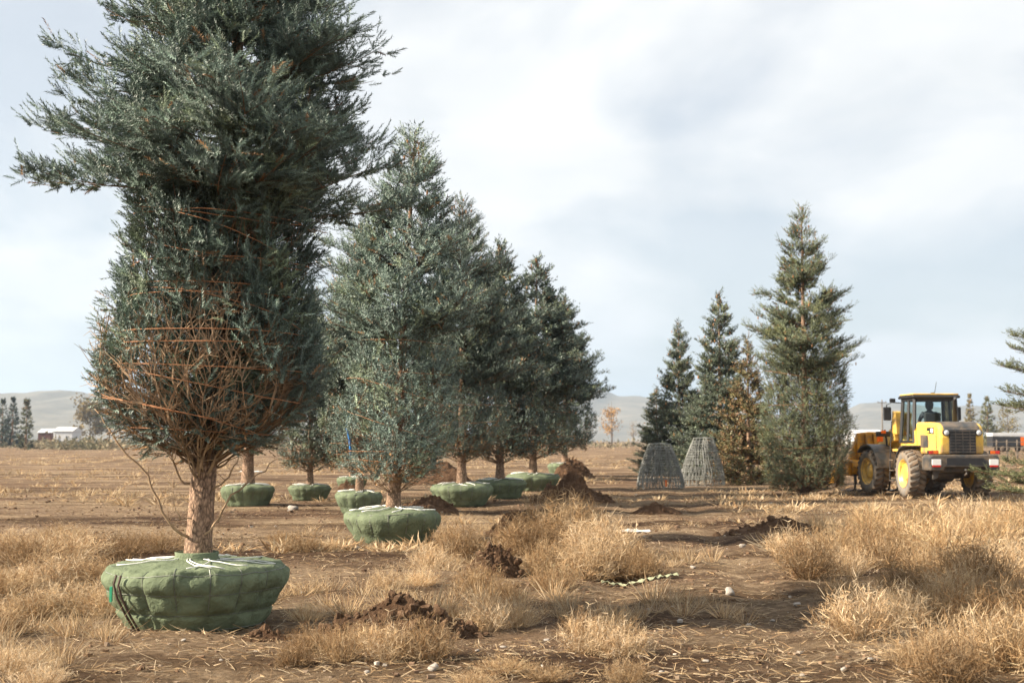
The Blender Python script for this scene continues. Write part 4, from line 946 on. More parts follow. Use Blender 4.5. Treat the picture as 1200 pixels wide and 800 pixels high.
# ------------------------------------------------------------------ dry weeds
STR = np.array([[0.51, 0.37, 0.215], [0.43, 0.295, 0.16], [0.60, 0.465, 0.30], [0.33, 0.21, 0.11], [0.49, 0.39, 0.265]])
def blades(B, Dv, Ln, Wd, rng, bend=0.25, droop=0.0):
    n = len(B); ref = nrm(rng.normal(0, 1, (n, 3))); S = nrm(np.cross(Dv, ref)); off = nrm(np.cross(S, Dv)) * (Ln * bend)[:, None] * rng.normal(0, 1, (n, 1))
    Mi = B + Dv * (Ln * 0.55)[:, None] + off * 0.4; T = B + Dv * Ln[:, None] - np.array([[0, 0, 1.0]]) * (Ln * droop)[:, None] - off * 0.1
    w = Wd[:, None] / 2
    V = np.stack([B - S * w, B + S * w, Mi - S * w * 0.75, Mi + S * w * 0.75, T], 1).reshape(-1, 3); b = np.arange(n)[:, None] * 5
    F = np.concatenate([b + [[0, 1, 3]], b + [[0, 3, 2]], b + [[2, 3, 4]]], 0)
    return V, F, Mi, T
def tuft_arrays(seed, ns, side, R=0.5, H=0.55, w=0.0045, tangle=0.25, upright=0.9, pale=0.0):
    """a dry weed: many stems from one foot, fine side twigs towards the top"""
    rng = np.random.default_rng(seed); a = rng.uniform(0, 2 * math.pi, ns); r = np.sqrt(rng.uniform(0, 1, ns))
    B = np.stack([r * R * 0.30 * np.cos(a), r * R * 0.30 * np.sin(a), np.full(ns, -0.02)], -1)
    tgt = np.stack([r * R * 0.95 * np.cos(a + rng.normal(0, .4, ns)), r * R * 0.95 * np.sin(a), H * np.sqrt(np.maximum(1 - r * r * upright, 0.05)) * rng.uniform(0.55, 1.12, ns)], -1)
    d = tgt - B; Ln = np.linalg.norm(d, axis=1); d = d / Ln[:, None]
    base_c = STR[rng.integers(0, len(STR), ns)] * rng.uniform(0.75, 1.2, (ns, 1)) * (1 + pale)
    V, F, Mi, T = blades(B, d, Ln, np.full(ns, w), rng, 0.16 + tangle * 0.3, 0.06); C = np.repeat(base_c, 5, 0)
    m = ns * side
    if m:
        i = np.repeat(np.arange(ns), side); f = rng.uniform(0.30, 1.0, (m, 1)); P = np.where(f < 0.55, B[i] + (Mi[i] - B[i]) * f / 0.55, Mi[i] + (T[i] - Mi[i]) * (f - 0.55) / 0.45)
        e = nrm(d[i] * 0.7 + rng.normal(0, 0.45 + tangle, (m, 3)) + np.array([[0, 0, 0.25]])); l_ = rng.uniform(0.05, 0.15, m) * H / 0.5
        V2, F2, _, _ = blades(P, e, l_, np.full(m, w * 0.7), rng, 0.25, 0.0)
        F = np.concatenate([F, F2 + len(V)]); V = np.concatenate([V, V2]); C = np.concatenate([C, np.repeat(base_c[i] * rng.uniform(0.85, 1.3, (m, 1)), 5, 0)])
    return V, F, np.clip(C, 0.02, 0.85)
TUFTS = {}
def tuft_mesh(key):
    if key not in TUFTS:
        kind, sd_ = key
        a = {'bush': lambda: tuft_arrays(500 + sd_, 170, 10, 0.5, 0.60, 0.0085, 0.55),
             'grass': lambda: tuft_arrays(600 + sd_, 230, 6, 0.5, 0.52, 0.0066, 0.32, 0.8, 0.08),
             'pale': lambda: tuft_arrays(700 + sd_, 300, 4, 0.5, 0.42, 0.0062, 0.25, 0.85, 0.32),
             'tumble': lambda: tuft_arrays(800 + sd_, 240, 11, 0.5, 0.55, 0.0066, 0.95, 0.95)}[kind]()
        o = mesh_np('dry_weed', *a[:2], M['weed'], col=a[2]); TUFTS[key] = o.data; bpy.data.objects.remove(o)
    return TUFTS[key]
def weed(px, py, wpx, kind, label, group, hs=1.0, rng=random):
    p = ground(px, py); k = np.linalg.norm(p[:2]) / FPX; sc = wpx * k
    o = bpy.data.objects.new('dry_weed', tuft_mesh((kind, rng.randrange(3)))); COL.objects.link(o)
    y = p[1] + sc * 0.25; x = p[0] * y / p[1]
    o.location = (x, y, float(gz(x, y)) - 0.01); o.rotation_euler = (0, 0, rng.uniform(0, 6.28)); o.scale = (sc, sc, sc * hs)
    return tag(o, label, 'dry weed', group)
GL = {
 'ld': ('dry weed in the thick straw patch in front of the loader', 'weeds in the patch before the loader'),
 'ba': ('dry weed crowding the sunlit side of the big root ball', 'weeds beside the big root ball'),
 'mo': ('dry weed growing round the cloddy soil mound near the big root ball', 'weeds round the soil mound'),
 'tu': ('dry weed heaped in the pile between soil mounds and track', 'tumbleweed pile'),
 'tr': ('dry weed standing by itself at the edge of the bare track', 'lone weeds by the track'),
 'fo': ('dry weed, low and flattened, at the near end of the bare track', 'near grass clumps'),
}
ADJ = {'bush': 'twiggy stiff', 'grass': 'fine-stemmed straw-coloured', 'pale': 'short whitish', 'tumble': 'tangled brownish'}
def W(px, py, w, kind, g, hs=1.0): weed(px, py, w, kind, ADJ[kind] + ' ' + GL[g][0], GL[g][1], hs=hs)
for a in [(948, 680, 95, 'bush'), (992, 676, 80, 'grass'), (925, 655, 70, 'bush'), (975, 652, 85, 'grass'), (1035, 668, 100, 'grass'), (1010, 640, 90, 'pale'), (1060, 640, 100, 'pale'), (1110, 648, 110, 'pale'), (1165, 640, 100, 'pale'), (1090, 680, 100, 'grass'), (1140, 690, 110, 'bush'), (1190, 680, 110, 'grass'), (1010, 752, 120, 'bush'), (1050, 735, 100, 'tumble'), (1095, 722, 100, 'bush'), (1140, 735, 110, 'bush'), (1190, 745, 120, 'bush'), (1120, 705, 90, 'grass'), (1170, 712, 90, 'grass'), (1085, 798, 110, 'grass'), (1140, 790, 130, 'grass'), (1195, 800, 140, 'bush'), (1110, 820, 120, 'bush'), (1180, 780, 100, 'grass'), (960, 625, 70, 'pale'), (1020, 618, 80, 'pale'), (1080, 622, 80, 'pale'), (1140, 618, 80, 'grass'), (1190, 615, 80, 'pale'), (985, 705, 70, 'grass'), (1060, 700, 85, 'tumble')]: W(*a, 'ld')
for a in [(30, 665, 110, 'grass'), (85, 660, 110, 'grass'), (140, 655, 100, 'grass'), (185, 650, 90, 'grass'), (60, 690, 110, 'bush'), (110, 690, 110, 'tumble'), (85, 720, 110, 'bush'), (40, 725, 100, 'bush'), (130, 722, 80, 'tumble'), (5, 700, 100, 'grass'), (10, 800, 110, 'grass'), (45, 812, 90, 'grass'), (5, 745, 70, 'bush'), (20, 645, 80, 'grass'), (155, 690, 70, 'bush'), (120, 745, 50, 'pale'), (75, 640, 80, 'grass'), (355, 648, 60, 'bush'), (385, 645, 45, 'grass'), (330, 640, 50, 'grass')]: W(*a, 'ba', hs=0.68)
for a in [(365, 765, 80, 'grass'), (360, 725, 65, 'pale'), (400, 778, 95, 'grass'), (455, 780, 95, 'bush'), (500, 782, 100, 'bush'), (425, 760, 70, 'grass'), (530, 730, 60, 'grass'), (570, 735, 80, 'bush'), (610, 728, 75, 'grass'), (505, 665, 70, 'grass'), (540, 655, 80, 'bush'), (495, 685, 60, 'pale'), (455, 690, 60, 'grass'), (560, 690, 70, 'bush'), (525, 640, 55, 'grass'), (590, 700, 60, 'tumble'), (345, 785, 60, 'bush')]: W(*a, 'mo')
for a in [(622, 652, 105, 'tumble'), (665, 645, 125, 'tumble'), (700, 658, 115, 'tumble'), (655, 632, 110, 'tumble'), (735, 672, 90, 'tumble'), (690, 674, 100, 'tumble'), (757, 675, 60, 'tumble'), (642, 670, 85, 'tumble'), (605, 640, 70, 'grass'), (715, 650, 85, 'tumble'), (680, 628, 80, 'tumble')]: W(*a, 'tu', hs=1.0)
for a in [(690, 765, 95, 'bush'), (730, 770, 80, 'bush'), (720, 735, 70, 'grass'), (680, 740, 60, 'bush'), (735, 802, 70, 'bush')]: W(*a, 'tr')
for a in [(590, 802, 90, 'pale'), (640, 806, 80, 'grass'), (555, 815, 80, 'grass'), (690, 815, 80, 'pale')]: W(*a, 'fo', hs=0.6)
o = weed(648, 688, 85, 'pale', 'low whitish-green dry weed at the foot of the tumbleweed pile', 'x'); del o['group']

# --- uncounted grass over the field
def field_grass():
    rng = np.random.default_rng(5)
    lib = [tuft_arrays(900 + k, 46, 0, 0.5, 0.55, 0.010, 0.1, 0.8) for k in range(5)]
    libf = [tuft_arrays(950 + k, 16, 0, 0.5, 0.5, 0.035, 0.1, 0.8) for k in range(4)]
    Vs, Fs, Cs, o = [], [], [], 0
    cnt = 0
    while cnt < 2200:
        py = HOR + math.exp(rng.uniform(math.log(7), math.log(300))); px = rng.uniform(-80, 1280); p = ground(px, py)
        x, y = p[0], p[1]; lane = abs(x - 0.5 - 0.1 * y)
        nz = float(fbm(np.array([x / 3.4]), np.array([y / 2.6]), 0, 60, 4)[0])
        thr = 0.02
        if y < 20: thr = 0.30
        if y < 34 and lane < 1.6: thr = 0.42
        if y > 22 and x < -3 and y < 40: thr = 0.16
        if y < 12.6 and -3.6 < x < 0.3: thr = 0.45
        if x > 5 and y < 34 and lane > 2: thr = -0.28
        if y < 20 and x < -3.2: thr = 0.14
        if nz < thr: continue
        if any((x - t.location.x) ** 2 + (y - t.location.y) ** 2 < 1.0 for t in BALLS): continue
        cnt += 1
        far = y > 34; V, F, C = (libf if far else lib)[rng.integers(0, 4)]
        sc = rng.uniform(0.35, 0.8) * (1.0 if y < 60 else min(2.5, y / 60)); h = rng.uniform(0.45, 0.9) * (1.0 if y < 20 else 0.7) / (1.0 if y < 60 else min(2.0, y / 60)); a = rng.uniform(0, 6.28); ca, sa = math.cos(a), math.sin(a)
        Q = np.stack([V[:, 0] * ca - V[:, 1] * sa, V[:, 0] * sa + V[:, 1] * ca, V[:, 2] * h], -1) * sc + np.array([x, y, float(gz(x, y))])
        Vs.append(Q); Fs.append(F + o); Cs.append(C * rng.uniform(0.75, 1.2)); o += len(V)
    cnt = 0
    while cnt < 1500:                                            # streaks of grass on the old plough rows further out
        y = math.exp(rng.uniform(math.log(19), math.log(130))); x = (rng.uniform(-80, 1280) - 600) / FPX * y
        if float(fbm(np.array([x / 9]), np.array([y / 2.0]), 0, 71, 3)[0]) < 0.08 or abs(x - 0.5 - 0.1 * y) < 1.5: continue
        if any((x - t.location.x) ** 2 + (y - t.location.y) ** 2 < 1.0 for t in BALLS): continue
        cnt += 1; V, F, C = libf[rng.integers(0, 4)]; a = rng.uniform(0, 6.28); ca, sa = math.cos(a), math.sin(a); k = max(1.0, y / 60)
        Q = np.stack([(V[:, 0] * ca - V[:, 1] * sa) * k, (V[:, 0] * sa + V[:, 1] * ca) * k, V[:, 2] * rng.uniform(0.3, 0.6)], -1) * rng.uniform(0.6, 1.1) + np.array([x, y, float(gz(x, y))])
        Vs.append(Q); Fs.append(F + o); Cs.append(C * rng.uniform(0.8, 1.2)); o += len(V)
    ob = mesh_np('grass', np.concatenate(Vs), np.concatenate(Fs), M['straw'], col=np.clip(np.concatenate(Cs), 0, .85)); tag(ob, 'short dry grass spread over the tree field', 'grass', kind='stuff')
BALLS = [o for o in COL.objects if o.name.startswith('spruce_tree') and o.type == 'EMPTY']
field_grass()
def litter():
    rng = np.random.default_rng(6); n = 28000
    py = HOR + np.exp(rng.uniform(math.log(55), math.log(310), n)); px = rng.uniform(-60, 1260, n)
    D = CAMZ * FPX / (py - HOR); X = (px - 600) / FPX * D; Y = D
    a = rng.uniform(0, 6.28, n); d = nrm(np.stack([np.cos(a), np.sin(a), rng.normal(0.05, 0.22, n)], -1))
    B = np.stack([X, Y, gz(X, Y) + 0.012], -1)
    V, F, _, _ = blades(B, d, rng.uniform(0.05, 0.20, n), np.full(n, 0.0055), rng, 0.2)
    C = STR[rng.integers(0, 5, n)] * rng.uniform(0.6, 1.2, (n, 1))
    tag(mesh_np('straw_litter', V, F, M['straw'], col=np.repeat(C, 5, 0)), 'loose straw stems lying over the ground', 'straw', kind='stuff')
litter()

# ------------------------------------------------------------------ soil mounds, clods, stones
ICO_V, ICO_F = None, None
bm = bmesh.new(); bmesh.ops.create_icosphere(bm, subdivisions=1, radius=1.0); ICO_V = np.array([v.co[:] for v in bm.verts]); ICO_F = np.array([[v.index for v in f.verts] for f in bm.faces]); bm.free()
bm = bmesh.new(); bmesh.ops.create_icosphere(bm, subdivisions=2, radius=1.0); ICO2_V = np.array([v.co[:] for v in bm.verts]); ICO2_F = np.array([[v.index for v in f.verts] for f in bm.faces]); bm.free()
def lump(seed, fine=False, cuts=5):
    V, F = (ICO2_V, ICO2_F) if fine else (ICO_V, ICO_F); rng = np.random.default_rng(seed)
    n = fbm(V[:, 0] * 1.3 + seed, V[:, 1] * 1.3, V[:, 2] * 1.3, seed, 3)
    V = V * (1 + 0.9 * n[:, None]) * rng.uniform(0.6, 1.15, 3)
    for q in range(cuts):                    # broken flat faces
        d = rng.normal(0, 1, 3); d /= np.linalg.norm(d); h = V @ d; V = V - np.outer(np.maximum(h - 0.55, 0), d)
    return V, F
CLODM = []
for k in range(6):
    V, F = lump(40 + k, True); o = mesh_np('clod', V, F, M['clod']); CLODM.append(o.data); bpy.data.objects.remove(o)
def mound(px0, px1, py, hpx, seed, label, n_clod, deep=0.6, rough=1.0):
    """a heap of dug soil standing on the ground between two picture columns"""
    p0, p1 = ground(px0, py), ground(px1, py); cx, cyy = (p0[0] + p1[0]) / 2, p0[1]; rx = (p1[0] - p0[0]) / 2; ry = rx * deep; k = cyy / FPX; H = hpx * k
    cyy += ry * 0.8; cx *= cyy / p0[1]; rng = np.random.default_rng(seed); n = 96 if hpx > 35 and cyy < 20 else 46
    u = np.linspace(-1.15, 1.15, n); U, Vv = np.meshgrid(u, u); r = np.hypot(U, Vv)
    lobes = 0.72 + 0.55 * fbm(U * 1.7 + seed, Vv * 1.7, 0, seed, 4) * 1.3
    Z = H * np.clip(1 - r ** 1.5, -0.1, 1) * np.clip(lobes, 0.25, 1.3)
    Z = Z + H * 0.30 * rough * (fbm(U * 5 + 3, Vv * 5, 0, seed + 2, 4) + 0.5 * np.abs(fbm(U * 17, Vv * 17, 0, seed + 6, 3))) * np.clip(1.1 - r, 0, 1) - np.clip(r - 1, 0, 1) * 0.3
    X = U * rx; Y = Vv * ry; G = gz(cx + X, cyy + Y)
    g0 = float(gz(cx, cyy)); P = np.stack([X.ravel(), Y.ravel(), (Z + G - g0 - 0.01).ravel()], -1)
    i = (np.arange(n - 1)[:, None] * n + np.arange(n - 1)[None]).ravel()
    root = empty('soil_mound', (cx, cyy, g0)); mesh_np('heap', P, np.stack([i, i + 1, i + n + 1, i + n], 1), M['mound'], root, smooth=False)
    for q in range(n_clod):
        a = rng.uniform(0, 6.28); rr = rng.uniform(0, 1) ** 0.6 * 1.0; iu = int(np.clip((rr * math.cos(a) + 1.15) / 2.3 * (n - 1), 0, n - 1)); iv = int(np.clip((rr * math.sin(a) + 1.15) / 2.3 * (n - 1), 0, n - 1))
        s = min(0.065, max(0.010, rng.lognormal(math.log(0.021), 0.55))) * (1 + cyy / 60); c = bpy.data.objects.new('clod', CLODM[rng.integers(0, 6)]); COL.objects.link(c); c.parent = root
        pp = P[iv * n + iu]; c.location = (pp[0], pp[1], pp[2] + s * 0.25); c.scale = (s, s, s * 0.8); c.rotation_euler = tuple(rng.uniform(0, 6, 3))
    tag(root, label, 'soil mound', 'mounds of dug soil'); return root
mound(372, 575, 744, 42, 1, 'wide cloddy soil mound ringed by straw weeds near the big root ball', 280, 0.55)
mound(545, 615, 672, 40, 2, 'small dark soil mound tucked against the tumbleweed pile', 90)
mound(566, 674, 629, 38, 3, 'rough brown soil mound at the foot of the root balls behind the tumbleweed pile', 120, 0.6, 1.6)
mound(462, 540, 600, 26, 4, 'low spread of dug soil just behind the pale spruce ball', 30, 0.8)
mound(622, 722, 589, 37, 5, 'tall dark soil heap standing before the last root balls of the row', 130, 0.6, 1.9)
mound(645, 698, 560, 28, 6, 'far peaked soil heap by the last bound spruce', 50, 0.6, 1.9)
mound(470, 560, 566, 26, 7, 'dark soil bank seen between the trunks of the row', 25)
mound(840, 985, 626, 18, 8, 'low broken bank of soil before the tall spruce by the loader', 80, 0.5)
mound(392, 425, 578, 20, 9, 'little soil heap between the boxy green ball and the small green balls', 12)
mound(280, 345, 745, 12, 10, 'thin ridge of crumbled soil in the shade of the big root ball', 40, 0.5)
mound(735, 800, 600, 12, 12, 'flat scrape of loose soil on the track before the wire baskets', 24, 0.5)

def gravel():
    rng = np.random.default_rng(9); n = 9500; V0 = np.array([(a, b, c) for a in (-.7, .7) for b in (-.7, .7) for c in (-.7, .7)]); F0 = np.array([[0, 1, 3], [0, 3, 2], [4, 6, 7], [4, 7, 5], [0, 4, 5], [0, 5, 1], [2, 3, 7], [2, 7, 6], [0, 2, 6], [0, 6, 4], [1, 5, 7], [1, 7, 3]])
    py = HOR + np.exp(rng.uniform(math.log(60), math.log(310), n)); px = rng.uniform(-60, 1260, n); D = CAMZ * FPX / (py - HOR); X = (px - 600) / FPX * D
    s = np.clip(rng.lognormal(math.log(0.0095), 0.6, n), 0.004, 0.034) * (0.6 + D / 30)
    P = np.stack([X, D, gz(X, D) + s * 0.3], -1); sc = rng.uniform(0.6, 1.2, (n, 1, 3)) * s[:, None, None] * np.array([1, 1, 0.65]); jit = 1 + rng.normal(0, 0.22, (n, 8, 3))
    a = rng.uniform(0, 6.28, n); ca, sa = np.cos(a)[:, None], np.sin(a)[:, None]; Q = V0[None] * jit * sc
    Q = np.stack([Q[..., 0] * ca - Q[..., 1] * sa, Q[..., 0] * sa + Q[..., 1] * ca, Q[..., 2]], -1) + P[:, None]
    F = (np.arange(n)[:, None, None] * 8 + F0[None]).reshape(-1, 3)
    pal = np.array([[0.14, 0.085, 0.05], [0.20, 0.13, 0.085], [0.27, 0.20, 0.14], [0.42, 0.37, 0.31], [0.10, 0.058, 0.034]]); C = pal[rng.choice(5, n, p=[.34, .30, .2, .03, .13])] * rng.uniform(0.8, 1.2, (n, 1))
    tag(mesh_np('gravel', Q.reshape(-1, 3), F, M['pebble'], col=np.repeat(C, 8, 0)), 'small clods and pebbles strewn over the earth', 'gravel', kind='stuff')
gravel()
STONEM = []
for k in range(5):
    V, F = lump(70 + k, True, 1); o = mesh_np('stone', V, F, M['stone'], smooth=True); STONEM.append(o.data); bpy.data.objects.remove(o)
rs = random.Random(3)
def stone(px, py, wpx, label, group=None):
    p = on_ground(px, py); s = wpx * p[1] / FPX / 2; o = bpy.data.objects.new('stone', rs.choice(STONEM)); COL.objects.link(o)
    o.location = (p[0], p[1], p[2] + s * 0.25); o.scale = (s, s * 0.9, s * 0.65); o.rotation_euler = (0, 0, rs.uniform(0, 6)); tag(o, label, 'stone', group)
stone(855, 694, 16, 'largest pale stone lying out on the bare track')
stone(507, 793, 17, 'flat white stone below the weeds by the soil mound')
stone(343, 597, 12, 'pale stone on the earth below the boxy green ball')
for a in [(934, 703, 9), (877, 724, 9), (797, 722, 10), (846, 746, 8), (1020, 781, 8), (1057, 762, 8), (988, 785, 9), (760, 708, 7), (812, 663, 7), (590, 755, 9), (640, 742, 8), (676, 720, 8), (905, 712, 7), (828, 778, 8), (940, 790, 9), (1135, 748, 8), (150, 770, 8), (260, 775, 8), (215, 752, 7), (420, 642, 9), (430, 795, 9), (300, 765, 7), (775, 790, 7), (870, 640, 8), (735, 620, 8), (560, 765, 7)]:
    stone(*a, 'small pale stone scattered on the bare earth', 'small pale stones')
def scraps():
    # torn strip of green netting lying by the track
    a, b = ground(705, 679), ground(795, 676); n = 40; t = np.linspace(0, 1, n); P = a + (b - a) * t[:, None]; rng = np.random.default_rng(2)
    V = []
    for k in range(n):
        for w_ in (-1, -0.35, 0.35, 1):
            x, y = P[k, 0], P[k, 1] + w_ * 0.05 * (0.6 + rng.uniform(0, 0.6)) + 0.05 * math.sin(k * 0.21 + 1) + 0.02 * math.sin(k * 0.9)
            V.append((x, y, float(gz(x, y)) + 0.015 + 0.03 * rng.uniform() + 0.01 * math.sin(k * 1.3 + w_ * 2)))
    F = [(k * 4 + j, k * 4 + j + 1, (k + 1) * 4 + j + 1, (k + 1) * 4 + j) for k in range(n - 1) for j in range(3)]
    o = mesh_np('netting_strip', V, F, M['netting'], smooth=True); sm = o.modifiers.new('thick', 'SOLIDIFY'); sm.thickness = 0.006
    tag(o, 'pale green strip of netting lying beside the tumbleweed pile', 'netting')
    for (px, py, w_, lab) in ((745, 620, 34, 'crumpled pale plastic sheet on the earth beyond the tumbleweed pile'), (295, 553, 26, 'flat white sheet lying behind the big spruce trunk')):
        p = on_ground(px, py); s = w_ * p[1] / FPX / 2; u = np.linspace(-1, 1, 16); U, Vv = np.meshgrid(u, u); Z = 0.05 + 0.10 * np.abs(fbm(U * 2.2, Vv * 2.2, 0, int(px), 3)) * (1.2 - np.hypot(U, Vv) * 0.7)
        V = np.stack([(U * s).ravel(), (Vv * s * 0.8).ravel(), Z.ravel()], -1); i = (np.arange(15)[:, None] * 16 + np.arange(15)[None]).ravel()
        o = mesh_np('plastic_sheet', V, np.stack([i, i + 1, i + 17, i + 16], 1), M['plastic'], smooth=True, loc=p); o.modifiers.new('thick', 'SOLIDIFY').thickness = 0.01; tag(o, lab, 'sheet')
scraps()

# ------------------------------------------------------------------ things far off
def far_spruce(px, py, top, half, seed, hue, label, group):
    loc = on_ground(px, py); D = loc[1]; H = z_at(top, D); r = half * D / FPX; k = H / 8
    t = spruce(loc, seed, H, 'tiny', None, [(0.05 * H, r), (0.25 * H, r * 1.0), (0.5 * H, r * 0.72), (0.8 * H, r * 0.35), (H, 0.05)], tr=0.03 * H, hue=hue, zt0=0.0, whorl=0.55, per=7)
    tag(t, label, 'tree', group)
far_spruce(2, 524, 470, 15, 301, (0.05, 0.07, 0.05), 'dark far evergreen at the end of the roadside clump', 'far evergreens')
far_spruce(14, 524, 468, 12, 302, (0.045, 0.065, 0.045), 'dark far evergreen in the middle of the roadside clump', 'far evergreens')
far_spruce(30, 527, 472, 10, 303, (0.085, 0.095, 0.055), 'paler far evergreen standing out in front of the dark clump', 'far evergreens')
far_spruce(688, 521, 488, 10, 304, (0.09, 0.09, 0.045), 'small olive far evergreen beside the yellow autumn tree', 'far evergreens')
far_spruce(1158, 524, 468, 18, 305, (0.11, 0.115, 0.045), 'yellowish far evergreen behind the loader and the trailer', 'far evergreens')
far_spruce(1138, 523, 464, 12, 306, (0.14, 0.115, 0.04), 'thin golden far tree just behind the loader cab', 'far evergreens')
def leafy_tree(px, py, top, half, seed, hue, label, group, dens=900, leaf=0.22):
    loc = on_ground(px, py); D = loc[1]; H = z_at(top, D); r = half * D / FPX; rng = np.random.default_rng(seed); root = empty('leafy_tree', loc)
    mb = MB(); mb.tube([(0, 0, -0.1), (0.05, 0, H * 0.3), (-0.05, 0.05, H * 0.6), (0.03, 0, H * 0.92)], [H * 0.02, H * 0.016, H * 0.01, H * 0.003], 7); mb.build('trunk', M['wood'], root, smooth=True)
    lb = MB(); tips = []
    for k in range(26):
        z = H * rng.uniform(0.15, 0.8); a = rng.uniform(0, 6.28); l_ = r * rng.uniform(0.6, 1.05) * (1.15 - 0.75 * z / H); tip = np.array([l_ * math.cos(a), l_ * math.sin(a), min(z + l_ * rng.uniform(0.3, 0.9), H * 0.98)])
        lb.tube([(0, 0, z), tuple(np.array([0, 0, z]) * .5 + tip * .5 - np.array([0, 0, 0.05 * l_])), tuple(tip)], [H * 0.007, H * 0.004, H * 0.001], 4); tips += [(np.array([0, 0, z]) * (1 - f) + tip * f) for f in (0.45, 0.65, 0.85, 1.0)]
    lb.build('limbs', M['wood'], root)
    T = np.array(tips); i = rng.integers(0, len(T), dens); P = T[i] + rng.normal(0, 0.13 * r + 0.05, (dens, 3)); d = nrm(rng.normal(0, 1, (dens, 3))); e = nrm(np.cross(d, rng.normal(0, 1, (dens, 3))))
    l_ = leaf * H / 7 * rng.uniform(0.6, 1.4, (dens, 1)); V = np.stack([P - e * l_ * .4, P + e * l_ * .4, P + d * l_], 1).reshape(-1, 3); C = np.array(hue) * rng.uniform(0.6, 1.35, (dens, 1))
    mesh_np('crown', V, np.arange(dens * 3).reshape(-1, 3), M['leaf'], root, col=np.repeat(C, 3, 0)); tag(root, label, 'tree', group)
leafy_tree(105, 521, 469, 26, 401, (0.20, 0.15, 0.065), 'loose tan and olive far tree by the white shed', 'far leafy trees', 1900, 0.4)
leafy_tree(128, 520, 480, 20, 402, (0.11, 0.10, 0.05), 'darker olive far tree beside the loose tan one', 'far leafy trees')
leafy_tree(717, 520, 466, 16, 403, (0.42, 0.24, 0.075), 'yellow autumn far tree below the hazy mountains', 'far leafy trees')
leafy_tree(742, 519, 492, 9, 404, (0.30, 0.22, 0.12), 'thin bare-looking far tree next to the yellow autumn one', 'far leafy trees', 400)
leafy_tree(1182, 523, 472, 17, 405, (0.20, 0.16, 0.06), 'loose golden far tree over the parked trailer', 'far leafy trees')
leafy_tree(560, 519, 490, 20, 406, (0.25, 0.19, 0.09), 'tan far tree glimpsed behind the row of trunks', 'far leafy trees', 500)
def far_brush():
    rng = np.random.default_rng(12); Vs, Cs = [], []
    for k in range(560):
        D = rng.uniform(260, 620); px = rng.uniform(-250, 1450)
        if k > 420: D = rng.uniform(225, 312); px = rng.uniform(34, 190)
        elif k > 400: D = rng.uniform(240, 300); px = rng.uniform(990, 1040)
        x = (px - 600) / FPX * D; s = rng.uniform(0.8, 2.2); m = 26
        P = rng.normal(0, 1, (m, 3)) * np.array([s, s, s * 0.45]); P[:, 2] = np.abs(P[:, 2]); P += np.array([x, D, 0]); d = nrm(rng.normal(0, 1, (m, 3)) + np.array([[0, 0, .4]])); e = nrm(np.cross(d, rng.normal(0, 1, (m, 3)))); l_ = rng.uniform(0.4, 1.0, (m, 1)) * s * 0.6
        Vs.append(np.stack([P - e * l_ * .4, P + e * l_ * .4, P + d * l_], 1).reshape(-1, 3)); h = [(0.24, 0.20, 0.13), (0.17, 0.155, 0.10), (0.30, 0.235, 0.14), (0.12, 0.11, 0.06)][rng.integers(0, 4)]; Cs.append(np.repeat(np.array(h) * rng.uniform(0.7, 1.3, (m, 1)), 3, 0))
    V = np.concatenate(Vs); tag(mesh_np('brush', V, np.arange(len(V)).reshape(-1, 3), M['leaf'], col=np.concatenate(Cs)), 'grey-tan brush along the far edge of the field', 'brush', kind='stuff')
far_brush()
def building(name, px0, px1, py0, D, depth, wallm, roofm, label, wins, cat, door=None, pitch=0.35):
    x0, x1 = (px0 - 600) / FPX * D, (px1 - 600) / FPX * D; H = z_at(py0, D); root = empty(name, ((x0 + x1) / 2, D + depth / 2, float(gz((x0 + x1) / 2, D)))); w = (x1 - x0) / 2
    MB().box((0, 0, H * 0.4), (2 * w, depth, H * 0.8)).build('wall', wallm, root, 0.02)
    MB().prism([(-depth / 2 - .2, H * 0.8), (0, H), (depth / 2 + .2, H * 0.8), (depth / 2 + .2, H * 0.8 - .1), (-depth / 2 - .2, H * 0.8 - .1)], -w - .2, w + .2, 'x').build('roof', roofm, root)
    for f in wins:
        wo = MB().box((f * w, -depth / 2 - 0.02, H * 0.45), (w * 0.16, 0.06, H * 0.24)).build('window', M['roofg'], root); MB().box((f * w, -depth / 2 - 0.06, H * 0.45), (w * 0.12, 0.03, H * 0.19)).build('pane', M['black'], wo)
    if door is not None: MB().box((door * w, -depth / 2 - 0.03, H * 0.27), (w * 0.15, 0.06, H * 0.54)).build('door', M['roofg'], root)
    tag(root, label, cat)
building('white_shed', 64, 86, 500, 320, 7, M['wall'], M['wall'], 'low white shed at the edge of the field below the long hill', (0.4,), 'shed', -0.4)
building('maroon_shed', 46, 61, 502, 322, 6, M['maroon'], M['wall'], 'dark maroon shed adjoining the white shed below the hill', (0.0,), 'shed')
building('long_white_shed', 1000, 1034, 503, 280, 8, M['wall'], M['wall'], 'low white shed seen between the spruce and the loader', (-0.3, 0.5), 'shed')
building('distant_house', 380, 400, 494, 420, 9, M['wall'], M['roofg'], 'distant pale house glimpsed between the spruces of the left row', (-0.4, 0.4), 'house', 0.0)
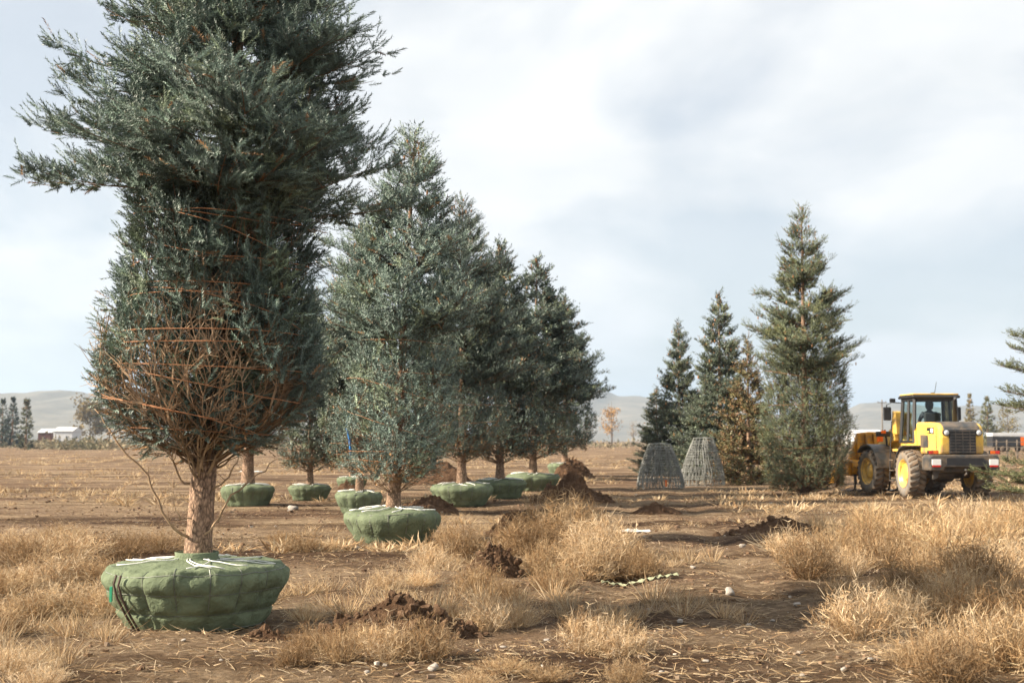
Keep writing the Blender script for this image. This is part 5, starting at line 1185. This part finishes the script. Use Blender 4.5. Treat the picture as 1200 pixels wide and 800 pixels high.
def trailer(px0, px1, py0, D):
    x0, x1 = (px0 - 600) / FPX * D, (px1 - 600) / FPX * D; H = z_at(py0, D); root = empty('trailer', ((x0 + x1) / 2, D, 0)); w = (x1 - x0) / 2
    MB().box((0, 0, H - 0.25), (2 * w, 2.4, 0.5)).build('roof_panel', M['wall'], root, 0.05)
    MB().box((-w * 0.25, 0, H * 0.55), (1.5 * w, 2.3, H * 0.5)).build('side', M['black'], root, 0.05)
    MB().box((w * 0.62, -0.02, H * 0.55), (0.5 * w, 2.32, H * 0.45)).build('end_panel', M['orange'], root, 0.05)
    MB().box((0, 0, H * 0.27), (2 * w, 2.0, 0.2)).build('chassis', M['char'], root)
    for k in (-0.5, -0.3, 0.5):
        for s in (-1, 1): MB().lathe([(s * 1.0, 0.02), (s * 1.0, 0.42), (s * 1.22, 0.42), (s * 1.22, 0.02)], 16, 'y', (k * w, 0, 0.42)).build('wheel', M['tyre'], root, smooth=True)
    tag(root, 'parked white-topped trailer with dark side and orange end beyond the loader', 'trailer')
trailer(1158, 1206, 507, 190)
def pole(px, top, D, label):
    x = (px - 600) / FPX * D; H = z_at(top, D); root = empty('utility_pole', (x, D, 0)); MB().tube([(0, 0, -0.2), (0.05, 0, H)], [0.17, 0.11], 8).build('pole', M['wood'], root, smooth=True)
    MB().box((0, -0.15, H - 0.6), (1.8, 0.12, 0.14)).build('crossarm', M['wood'], root)
    for k in (-0.8, 0, 0.8): MB().tube([(k, -0.15, H - 0.53), (k, -0.15, H - 0.33)], 0.06, 6).build('insulator', M['char'], root)
    tag(root, label, 'pole')
pole(1033, 468, 260, 'wooden utility pole standing beyond the loader mirror')
def fence():
    for k, px in enumerate((1002, 1012, 1022, 1140, 1148, 1166, 1178, 1190)):
        D = 110.0; x = (px - 600) / FPX * D; root = MB().tube([(0, 0, -0.2), (0.02, 0, 1.7)], 0.07, 6).build('fence_post', M['wood'], None, loc=(x, D, 0)); tag(root, 'weathered wooden fence post beyond the loader', 'fence post', 'fence posts')
    for (a, b) in ((990, 1026), (1136, 1260)):
        D = 109.85; x0, x1 = (a - 600) / FPX * D, (b - 600) / FPX * D
        o = MB(); 
        for z in (0.6, 1.1, 1.55): o.tube([(x0, 0, z), ((x0 + x1) / 2, 0, z - 0.03), (x1, 0, z)], 0.03, 5)
        tag(o.build('fence_rail', M['wood'], None, loc=(0, D, 0)), 'rails of the wooden fence ' + ('between spruce and loader' if a < 1000 else 'in front of the parked trailer'), 'fence')
fence()

# ------------------------------------------------------------------ the air between here and the hills
def haze():
    m = bpy.data.materials.new('haze_air'); m.use_nodes = True; t = m.node_tree
    for n_ in list(t.nodes): t.nodes.remove(n_)
    o = t.nodes.new('ShaderNodeOutputMaterial'); v = t.nodes.new('ShaderNodeVolumePrincipled'); v.inputs['Color'].default_value = (0.62, 0.79, 1.0, 1); v.inputs['Density'].default_value = 0.00016; v.inputs['Anisotropy'].default_value = 0.2
    t.links.new(v.outputs[0], o.inputs['Volume'])
    b = MB().box((0, 5000, 170), (20000, 16000, 350)).build('haze', m); b['kind'] = 'stuff'; b['label'] = 'pale haze in the air over the whole field'; b['category'] = 'haze'
haze()
